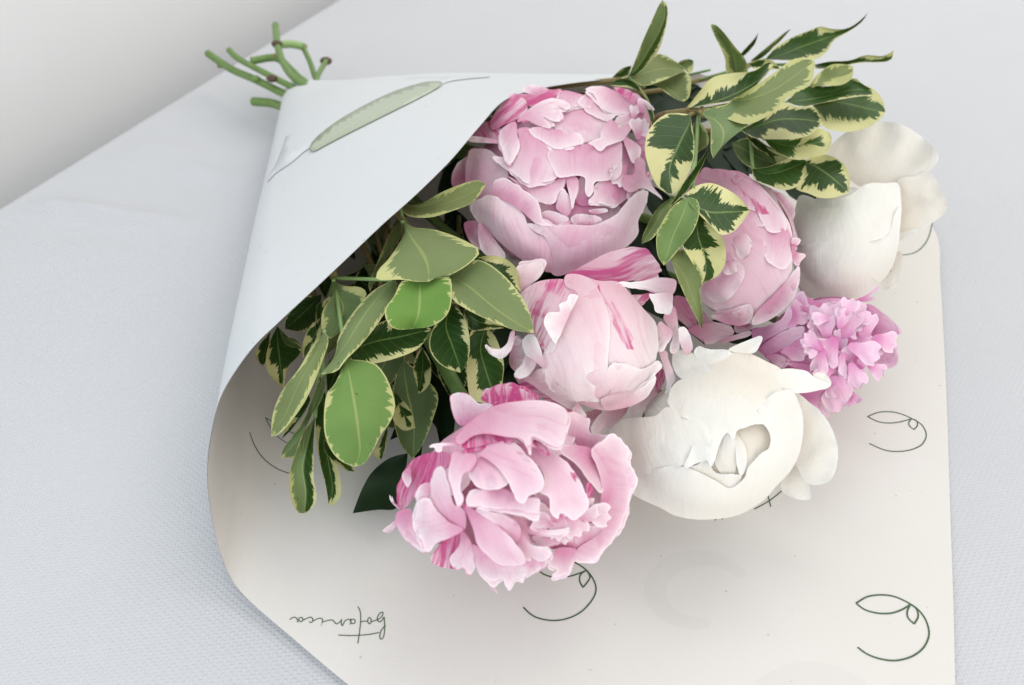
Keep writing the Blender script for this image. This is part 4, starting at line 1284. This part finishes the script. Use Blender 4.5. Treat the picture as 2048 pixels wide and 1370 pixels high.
def leaf(root, tf, base, tip, left, mid, right, z0, z1, cup=0.004, under=0.0, cream=0.35, tone=0.0, arch=0.0, tl=0.0, tr=0.0, mat=None, name='leaf', rows=20, seed=None):
    """A blade between its left edge, midrib and right edge (base to tip), with real height along and across it.
    tl / tr raise the left / right margin above the midrib; under: 1 shows the pale lower face (a pair sets each half)."""
    def line(s):
        pts = [base] + (P(s) if isinstance(s, str) else list(s)) + [tip]
        pts = tf(pts)
        return resample(catmull(pts, 8), rows + 1)
    Lf, Md, Rt = line(left), line(mid), line(right)
    ul, ur = under if isinstance(under, tuple) else (under, under)
    sd = lrng.random() if seed is None else seed
    NV = 5
    verts, U, V, LP = [], [], [], []
    for i in range(rows + 1):
        u = i / rows
        zc = z0 + (z1 - z0) * u + arch * sin(pi * u)
        for j in range(-NV, NV + 1):
            v = j / NV
            a, b = (Md[i], Lf[i]) if v < 0 else (Md[i], Rt[i])
            w = abs(v)
            x, y = a[0] + (b[0] - a[0]) * w, a[1] + (b[1] - a[1]) * w
            env = sin(pi * min(1, max(0, u))) ** 0.6
            z = zc + ((tl if v < 0 else tr) + cup) * w * w * env
            z += 0.0016 * env * w * sin(u * 11 + sd * 20 + (2 if v < 0 else 0)) + 0.0009 * noise.noise(Vector((x * .03, y * .03, sd * 9)))
            p = at(x, y, max(z, 0.003))
            verts.append(p)
            U.append(u)
            V.append(v)
            LP.append(((ul if v < 0 or (v == 0 and ul > ur) else ur), cream, tone, sd))
    n = 2 * NV + 1
    faces = []
    for i in range(rows):
        for j in range(n - 1):
            k = i * n + j
            faces.append((k, k + 1, k + n + 1, k + n))
    # face the camera
    vote = 0.0
    for f in faces:
        a, b, c, d = (verts[q] for q in f)
        vote += (c - a).cross(d - b).dot((CAM - a).normalized())
    if vote < 0:
        faces = [f[::-1] for f in faces]
    # thickness as two skins would double the cost: the blade is a thin sheet
    return mesh_obj(name, verts, faces, mat or M_LEAF, root, True,
                    {'u': ('FLOAT', U), 'v': ('FLOAT', V), 'lp': ('FLOAT_COLOR', LP)})


def petiole(root, a, b, r=0.0011, mat=None, sag=0.0):
    A, B = at(*a), at(*b)
    m = (A + B) / 2 + Vector((0, 0, sag))
    tube('petiole', catmull([tuple(A), tuple(m), tuple(B)], 5), r, mat or M_STEMPALE, root, 6)


def sprig(label, joint, pts, mat=None, r=0.0021):
    j = at(*joint)
    root = empty('foliage_sprig', (j.x, j.y, 0), label, 'foliage', 'variegated foliage sprigs')
    path = catmull([tuple(NECK + Vector((0, 0, 0.004)))] + [tuple(at(*p)) for p in pts] + [tuple(j)], 8)
    tube('stem', path, r, mat or M_TWIG, root, 8)
    return root


c3 = T((480, 540), 2.635)
c4 = T((720, 340), 2.739)
c5 = T((1180, 0), 5.269)
c6 = T((1380, 0), 4.655)
c7 = T((1440, 150), 5.075)
cb = T((1180, 0), 3.2)
cf = T((1280, 300), 3.425)

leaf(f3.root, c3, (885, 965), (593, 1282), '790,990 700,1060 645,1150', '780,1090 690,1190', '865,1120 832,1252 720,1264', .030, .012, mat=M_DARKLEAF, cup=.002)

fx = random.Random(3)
for root, bx, by, tx, ty, w, z in ((f1.root, 1230, 400, 1340, 560, 60, .050), (f1.root, 1280, 360, 1370, 470, 50, .060), (f1.root, 1110, 530, 1000, 650, 60, .045),  # added filler leaves: dark foliage, near black to stand in for gap shade
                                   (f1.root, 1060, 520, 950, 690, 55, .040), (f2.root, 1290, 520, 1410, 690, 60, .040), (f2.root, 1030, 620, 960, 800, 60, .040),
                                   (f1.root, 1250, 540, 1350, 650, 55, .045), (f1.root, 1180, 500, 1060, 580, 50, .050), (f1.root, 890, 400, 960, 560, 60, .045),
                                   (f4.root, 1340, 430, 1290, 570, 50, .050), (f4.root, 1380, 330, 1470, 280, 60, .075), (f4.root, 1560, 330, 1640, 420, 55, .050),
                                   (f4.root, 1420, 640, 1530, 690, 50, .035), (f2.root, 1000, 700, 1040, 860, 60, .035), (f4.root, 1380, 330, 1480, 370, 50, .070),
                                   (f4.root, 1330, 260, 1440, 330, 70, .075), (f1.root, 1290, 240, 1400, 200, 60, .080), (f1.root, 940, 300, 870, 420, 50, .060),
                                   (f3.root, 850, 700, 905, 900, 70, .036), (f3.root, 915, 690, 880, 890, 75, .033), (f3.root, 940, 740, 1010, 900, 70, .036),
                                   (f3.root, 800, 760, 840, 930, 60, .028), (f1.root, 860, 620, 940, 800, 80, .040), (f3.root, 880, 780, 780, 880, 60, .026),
                                   (f1.root, 1250, 200, 1400, 170, 50, .076), (f1.root, 1270, 230, 1420, 240, 60, .074), (f1.root, 1300, 170, 1440, 200, 50, .072), (f4.root, 1430, 240, 1520, 300, 60, .080), (f4.root, 1410, 260, 1500, 360, 80, .084), (f4.root, 1440, 300, 1560, 340, 60, .080)):  # these also put dark colour where the far paper wall is only shadowed
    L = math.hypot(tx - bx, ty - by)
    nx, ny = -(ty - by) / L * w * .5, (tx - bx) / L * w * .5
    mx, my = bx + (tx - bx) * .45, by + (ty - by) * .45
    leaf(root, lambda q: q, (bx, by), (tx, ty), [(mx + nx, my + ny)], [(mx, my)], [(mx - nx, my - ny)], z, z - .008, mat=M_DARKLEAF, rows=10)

# --- upper left sprig, nearest the striped peony
sA = sprig('leafy variegated sprig between the paper flap and the pink peonies', (806, 440, .098), [(700, 330, .075)])
leaf(sA, c4, (640, 480), (882, 662), '720,468 800,488 862,550', '730,530 800,600', '650,510 740,570 835,645', .098, .098, cream=.55, under=0)
leaf(sA, c4, (690, 860), (757, 1282), '610,880 588,1000 588,1150 608,1250 680,1277', '660,980 690,1100 725,1200', '745,920 787,1050 782,1150 773,1250', .080, .066, cream=.5, tone=.15, seed=.31)
leaf(sA, c4, (565, 765), (790, 866), '640,765 730,820', '650,830', '585,850 620,880 720,874', .090, .085, cream=.7)
leaf(sA, c4, (215, 250), (55, 668), '140,400 88,520 48,620', '170,430 110,550', '235,340 160,460 108,560', .094, .080, under=1, cream=0.22)
leaf(sA, c4, (500, 725), (550, 1110), '440,800 388,900 383,985 430,1055 490,1092', '470,850 505,960 540,1060', '562,790 592,870 602,960 590,1050', .094, .080, cream=.28, tone=.05)
leaf(sA, c4, (500, 580), (952, 892), '600,500 680,500 780,570 862,660 922,760 944,840', '600,640 740,760 860,840', '500,660 508,710 600,772 720,828 850,878', .104, .102, under=1, cream=0.17, tone=.0, arch=.006, cup=.002)
leaf(sA, c4, (328, 588), (290, 870), '230,610 188,690 138,760 148,830 200,872', '328,680 322,780', '482,588 503,660 493,760 450,822 380,858', .108, .094, under=1, cream=0.17, tone=.75, arch=.004)
leaf(sA, c4, (215, 188), (688, 85), '330,187 440,125 560,75 650,56', '330,215 450,190 580,140', '258,250 380,260 500,226 620,175', .104, .118, under=1, cream=0.32, tone=-.1, cup=.006)
leaf(sA, c4, (232, 283), (378, 611), '240,350 170,470 98,552 98,602 220,600 310,612', '290,380 340,450 372,530', '300,315 400,325 500,355 600,400 658,445 600,512 500,572 430,584', .108, .112, under=1, cream=0.26, arch=.006, cup=-.002)
for b, e in (((806, 440, .098), (805, 444, .108)), ((806, 440, .098), (799, 410, .104)), ((806, 440, .098), (840, 555, .107)), ((800, 430, .097), (900, 550, .103)),
             ((800, 430, .096), (902, 606, .093)), ((800, 430, .094), (972, 655, .080))):
    petiole(sA, b, e)

# --- middle left sprig
sB = sprig('leafy variegated sprig with the biggest pale leaf, under the paper edge', (668, 556, .092), [(640, 400, .07)])
leaf(sB, c3, (430, 130), (236, 312), '330,150 250,240', '340,220', '420,240 350,322', .070, .064, cream=.1)
leaf(sB, c3, (440, 240), (332, 462), '380,285 338,360 328,420', '400,330 368,400', '440,280 420,350 380,425', .084, .074, cream=.7)
leaf(sB, c3, (430, 170), (400, 330), '405,190 398,260', '425,230', '480,140 440,240', .086, .080, cream=.6)
leaf(sB, c3, (560, 430), (1008, 312), '650,340 760,268 900,258', '700,380 850,350', '600,487 700,493 830,462 944,410', .084, .090, cream=.38, tone=.05, cup=.004)
leaf(sB, c3, (440, 890), (606, 1062), '450,962 510,1022 560,1057', '480,950 540,1010', '520,955 592,1030', .050, .040, cream=.35)
leaf(sB, c3, (815, 645), (925, 832), '808,720 808,792 862,846', '850,730 890,790', '862,690 905,750', .052, .048, cream=.85)
leaf(sB, c3, (780, 805), (745, 1004), '740,900 703,967', '757,920', '778,870 768,935', .045, .036, cream=.5)
leaf(sB, c3, (490, 60), (478, 362), '490,130 438,210 428,290 448,347', '520,140 545,200 520,290', '560,85 632,90 667,130 602,220 530,322', .094, .084, under=1, cream=0.35, tone=-.05)
leaf(sB, c3, (820, 45), (426, 550), '700,110 600,220 520,350 500,450', '720,150 620,290 540,420', '822,120 742,260 640,392 560,472 510,534', .104, .088, under=1, cream=0.18, cup=-.003, arch=.006)
leaf(sB, c3, (560, 468), (603, 1037), '500,600 458,650 443,760 448,870 488,962 540,1012', '580,580 605,720 625,860 632,960', '700,488 762,550 802,640 818,720 792,800 742,870 702,952 650,1024', .090, .058, under=1, cream=0.18, tone=.55, arch=.010, cup=-.002)
for b, e in (((668, 556, .092), (667, 562, .094)), ((668, 556, .092), (692, 715, .090)), ((668, 556, .092), (790, 560, .103)), ((668, 560, .090), (692, 700, .086)), ((668, 560, .088), (648, 632, .084))):
    petiole(sB, b, e)

# --- lower left sprig that hangs down onto the paper
sC = sprig('variegated sprig with narrow leaves hanging down inside the paper on the left', (648, 640, .070), [(600, 480, .05)])
leaf(sC, c3, (160, 325), (118, 512), '100,400 83,455', '135,420', '155,400 135,480', .060, .050, cream=.4)
leaf(sC, c3, (195, 295), (232, 625), '160,370 138,450 143,530 190,592', '200,400 212,500', '260,358 328,408 302,462 252,512', .064, .050, cream=.5)
leaf(sC, c3, (200, 300), (326, 408), '230,350 290,360', '260,370', '240,390 300,410', .068, .060, under=1, cream=0.15)
leaf(sC, c3, (420, 560), (468, 1248), '395,700 403,880 418,1000 448,1120 462,1200', '440,700 450,900 470,1040 490,1160', '452,650 462,850 502,1000 528,1090 528,1200', .066, .022, cream=.5, tone=.05)
leaf(sC, c3, (395, 775), (340, 1283), '330,860 288,980 260,1080 268,1200 300,1273', '360,900 330,1040 345,1160', '390,900 388,1000 388,1100 403,1180 392,1242', .058, .020, under=(1, 0), cream=0.22, arch=.006)
leaf(sC, c3, (440, 560), (218, 988), '400,620 348,760 280,870 228,942', '420,640 370,780 300,900', '452,600 422,700 352,800 337,900 322,977 270,993', .074, .036, under=1, cream=0.18, tone=-.1, arch=.004)
leaf(sC, c3, (360, 650), (220, 890), '330,700 260,800', '340,740 270,840', '370,690 300,810', .060, .044, cream=.5)
leaf(sC, c3, (445, 325), (163, 878), '380,400 310,520 220,640 172,760', '400,440 320,580 240,760', '468,370 442,460 392,590 332,710 250,822 200,869', .090, .056, under=1, cream=0.29, arch=.008, cup=-.001)
for b, e in (((648, 640, .070), (649, 664, .090)), ((648, 640, .070), (647, 753, .073)), ((648, 640, .070), (640, 753, .065)), ((648, 640, .070), (630, 835, .057))):
    petiole(sC, b, e)

# --- dark sprig deep inside the cone
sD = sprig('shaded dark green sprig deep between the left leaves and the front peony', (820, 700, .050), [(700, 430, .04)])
leaf(sD, c3, (860, 470), (910, 998), '808,620 808,780 838,900 868,952', '880,640 912,780 916,900', '965,560 1044,660 1012,800 962,922', .054, .030, under=1, cream=0.12, tone=-.4)  # negative tone darkens this blade for the shade it hangs in
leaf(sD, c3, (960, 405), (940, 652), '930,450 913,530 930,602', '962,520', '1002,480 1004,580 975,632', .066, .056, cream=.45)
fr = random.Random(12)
for i in range(60):  # added filler leaves, tone lowered, to make the inside of the cone shadowy
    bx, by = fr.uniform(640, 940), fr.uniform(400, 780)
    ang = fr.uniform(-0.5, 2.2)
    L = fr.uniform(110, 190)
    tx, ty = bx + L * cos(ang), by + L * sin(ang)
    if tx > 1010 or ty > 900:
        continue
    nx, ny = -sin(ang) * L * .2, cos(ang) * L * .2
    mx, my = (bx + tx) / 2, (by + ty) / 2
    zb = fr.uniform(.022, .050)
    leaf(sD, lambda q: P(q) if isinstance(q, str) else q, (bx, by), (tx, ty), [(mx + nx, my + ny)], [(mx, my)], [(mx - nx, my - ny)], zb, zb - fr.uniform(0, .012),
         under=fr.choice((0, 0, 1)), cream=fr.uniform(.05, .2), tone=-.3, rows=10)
for i in range(9):
    bx = fr.uniform(700, 960)
    a = at(bx, fr.uniform(400, 480), .05)
    b = at(bx + fr.uniform(-60, 120), fr.uniform(620, 800), .035)
    tube('twig', [a, (a + b) / 2 + Vector((0, 0, .006)), b], .0016, M_TWIG, sD, 6)

# --- right-hand foliage: the dull round leaves beside the top peony
sE = sprig('sprig with an upright folded leaf and dull round leaves behind the top pink peony', (1256, 158, .118), [(900, 190, .08)])
leaf(sE, c5, (230, 830), (440, 690), '250,800 340,720', '330,770', '380,820 420,760', .112, .128, cream=.5)
leaf(sE, c5, (900, 690), (1093, 640), '960,640 1040,623', '1000,670', '1000,745 1062,772 1088,700', .110, .120, cream=.4, under=1)
leaf(sE, c5, (420, 830), (1020, 740), '560,640 720,566 880,632', '600,760 800,720', '560,905 750,855 900,790', .118, .124, under=1, cream=.18, tone=-.3, arch=.005)
leaf(sE, c5, (400, 818), (765, 0), '470,650 560,420 650,220 722,60', '500,720 640,490 740,310 792,150', '520,765 692,580 772,400 823,150 803,40', .120, .205, under=(1, 0), cream=.3, tl=.004, tr=-.004)
leaf(sE, c5, (572, 915), (990, 1070), '700,852 850,760 960,733 1052,800 1064,920 1042,1030', '720,900 820,940 900,1000', '600,890 700,908 820,990 920,1052', .122, .118, under=1, cream=.22, tone=-.35)
leaf(sE, c5, (207, 892), (642, 1334), '290,833 400,838 500,888 592,1000 642,1110 679,1240', '330,872 450,905 560,1035 622,1165', '240,905 400,925 520,965 590,1125 632,1252', .118, .124, cream=.5, tone=-.2)
petiole(sE, (1256, 158, .118), (1258, 155, .121))
petiole(sE, (1256, 158, .118), (1289, 174, .121))

# --- sprig in front, over the pink bud
sF = sprig('sprig with large sage leaves and cream edged leaves hanging over the pink bud', (1398, 224, .132), [(1180, 260, .075), (1330, 228, .118)])
leaf(sF, cf, (205, 330), (12, 643), '120,400 58,500 17,592', '150,420 80,550', '225,360 160,500 90,602', .118, .112, under=1, cream=.2, tone=-.25)
leaf(sF, cf, (212, 745), (427, 1233), '250,860 310,1002 370,1122', '290,840 350,980 402,1120', '282,678 372,760 434,870 412,960 428,1102', .122, .112, under=1, cream=.12, tone=-.1)
leaf(sF, cf, (380, 425), (428, 918), '328,560 288,640 340,742 400,842', '400,600 440,720 450,840', '450,412 512,530 574,620 588,752 542,852', .128, .116, cream=.75, seed=.62)
leaf(sF, cf, (298, 312), (754, 415), '380,248 480,226 582,260 684,330', '450,420 600,425', '390,425 500,532 558,583 642,557 704,490', .132, .124, cream=.42, tone=.05)
leaf(sF, cf, (330, 322), (163, 791), '230,380 148,500 112,600 122,722', '290,450 230,580 190,702', '392,343 408,420 372,542 290,652 210,748', .134, .120, under=(1, 1), cream=.2, tone=.25)
leaf(sF, cb, (772, 935), (498, 1340), '680,1058 578,1202', '698,1060 598,1202', '705,1090 612,1232', .136, .128, cream=.35, tone=.2, cup=.004)
leaf(sF, cb, (660, 788), (690, 978), '658,860 668,940', '700,870', '722,800 758,870 752,930', .130, .124, under=1, cream=.35)
leaf(sF, cb, (642, 733), (528, 1248), '560,723 470,738 378,830 352,960 383,1092 440,1202', '632,800 570,930 510,1080', '657,830 668,920 662,1020 620,1132 570,1212', .134, .122, cream=.62, tone=.1, seed=.17)
leaf(sF, cb, (612, 697), (1172, 415), '700,588 780,498 900,468 1050,453 1132,398', '800,652 950,592 1080,512', '750,670 900,645 1000,597 1120,490', .132, .150, cream=.62, seed=.44, cup=.006)
leaf(sF, cb, (718, 690), (1440, 392), '850,672 960,610 1100,520 1200,450 1300,378 1385,378', '900,655 1050,622 1200,562 1330,470', '880,762 1010,795 1140,738 1280,613 1414,532', .136, .156, under=1, cream=.42, arch=.006, seed=.71)
leaf(sF, cb, (712, 722), (788, 1014), '768,790 773,880 773,960', '800,770 850,840 840,930', '780,690 870,668 950,617 1043,670 1049,740 982,822 880,904', .140, .138, under=1, cream=.2, arch=.006)
tube('twig', catmull([tuple(at(1330, 228, .118)), tuple(at(1380, 222, .130)), tuple(at(1412, 224, .136)), tuple(at(1408, 230, .139))], 6), .0022, M_TWIG, sF, 8)
for e in ((1372, 218, .132), (1404, 216, .136), (1402, 226, .139), (1380, 230, .134), (1383, 395, .130)):
    petiole(sF, (1398, 222, .131), e, .0014, M_TWIG if e[1] < 300 else None)

# --- sprig on the right with broad variegated leaves over the white peony
sG = sprig('sprig with broad dark green cream edged leaves beside the white peony on the right', (1500, 255, .112), [(1250, 250, .07), (1400, 262, .095)])
leaf(sG, c7, (120, 690), (592, 915), '280,640 420,740 532,832', '250,760 420,850', '160,800 260,912 400,957 500,932', .108, .104, under=1, cream=.12, tone=-.5)
leaf(sG, c7, (850, 880), (1304, 1196), '1000,803 1152,833 1274,930 1318,1052', '980,930 1100,1010 1220,1110', '828,1050 768,1152 900,1203 1000,1244 1150,1248', .104, .104, cream=.62, seed=.28)
leaf(sG, c7, (330, 955), (883, 868), '500,928 700,848 800,848', '500,1000 700,950', '348,1060 500,1122 650,1168 782,1134 843,1062 853,962', .108, .112, cream=.28, tone=.2)
leaf(sG, c7, (250, 598), (588, 918), '380,648 480,718 602,780 697,840', '400,680 520,790', '340,720 450,790 550,872', .112, .108, cream=.75)
leaf(sG, c7, (448, 648), (1138, 660), '600,638 800,618 1000,546 1112,588', '700,720 900,700', '520,742 650,822 800,863 950,832 1092,792', .114, .118, cream=.7, tone=.45, seed=.83)
leaf(sG, c7, (938, 308), (1680, 382), '1100,228 1300,178 1450,108 1562,148 1644,240', '1100,260 1300,290 1500,340', '990,422 1050,522 1150,563 1300,578 1450,548 1602,472', .114, .122, cream=.4, tone=.35, seed=.52)
leaf(sG, c7, (208, 558), (1050, 490), '350,478 500,368 640,278 800,328 932,318 1013,400', '400,510 600,450 850,450', '300,622 400,648 560,653 750,648 902,612 1002,540', .118, .126, cream=.42, tone=-.2, seed=.12)
leaf(sG, c7, (670, 268), (1548, 152), '800,130 950,108 1150,108 1350,28 1442,88', '900,250 1150,200 1350,150', '750,302 850,323 1000,292 1250,243 1450,213 1543,212', .120, .132, cream=.22, tone=.25, under=(0, 0), cup=.005)
leaf(sG, c6, (1110, 800), (1514, 618), '1180,700 1300,608 1422,596', '1230,770 1400,690', '1250,797 1400,793 1492,742 1521,680', .126, .136, under=1, cream=.7, seed=.9)
for e in ((1540, 203, .118), (1481, 260, .118), (1530, 278, .113), (1572, 204, .120), (1505, 338, .108), (1607, 325, .104)):
    petiole(sG, (1500, 255, .112), e, .0013)

# --- sprig of narrow leaves pointing away at the top
sH = sprig('sprig of narrow cream edged leaves pointing up at the top right', (1500, 130, .105), [(1200, 190, .08), (1400, 160, .095)])
leaf(sH, c6, (420, 560), (637, 303), '500,468 592,368', '505,490 597,390', '512,512 602,412', .108, .128, cream=.15)
leaf(sH, c6, (555, 572), (940, 268), '680,468 862,318', '700,485 862,350', '660,545 800,424 884,334', .112, .135, under=(1, 0), cream=.5)
leaf(sH, c6, (700, 552), (1658, 116), '800,438 950,348 1100,288 1222,243 1304,268 1450,268 1562,208', '850,510 1050,430 1250,360 1420,300 1582,200', '900,562 1152,558 1284,470 1334,380 1482,292 1602,202', .112, .150, cream=.42, tone=.1, seed=.36)
leaf(sH, c6, (1160, 602), (1898, 468), '1300,573 1480,563 1640,513 1782,523 1872,488', '1350,595 1600,570 1800,547', '1180,642 1400,617 1600,584 1852,568', .116, .136, cream=.6)
leaf(sH, c6, (538, 592), (842, 642), '620,558 760,563', '680,600', '600,642 720,652', .116, .120, cream=.75)
leaf(sH, c5, (1540, 800), (1278, 253), '1435,740 1428,640 1388,530 1308,370 1270,270', '1530,650 1480,500 1380,360', '1660,760 1634,620 1532,498 1432,368 1342,273', .118, .165, under=1, cream=.45, seed=.58)
petiole(sH, (1400, 160, .095), (1453, 145, .118), .0012)
petiole(sH, (1340, 158, .092), (1420, 140, .112), .0010)
petiole(sH, (1500, 130, .105), (1530, 119, .112), .0012)
petiole(sH, (1500, 130, .105), (1629, 129, .116), .0012)
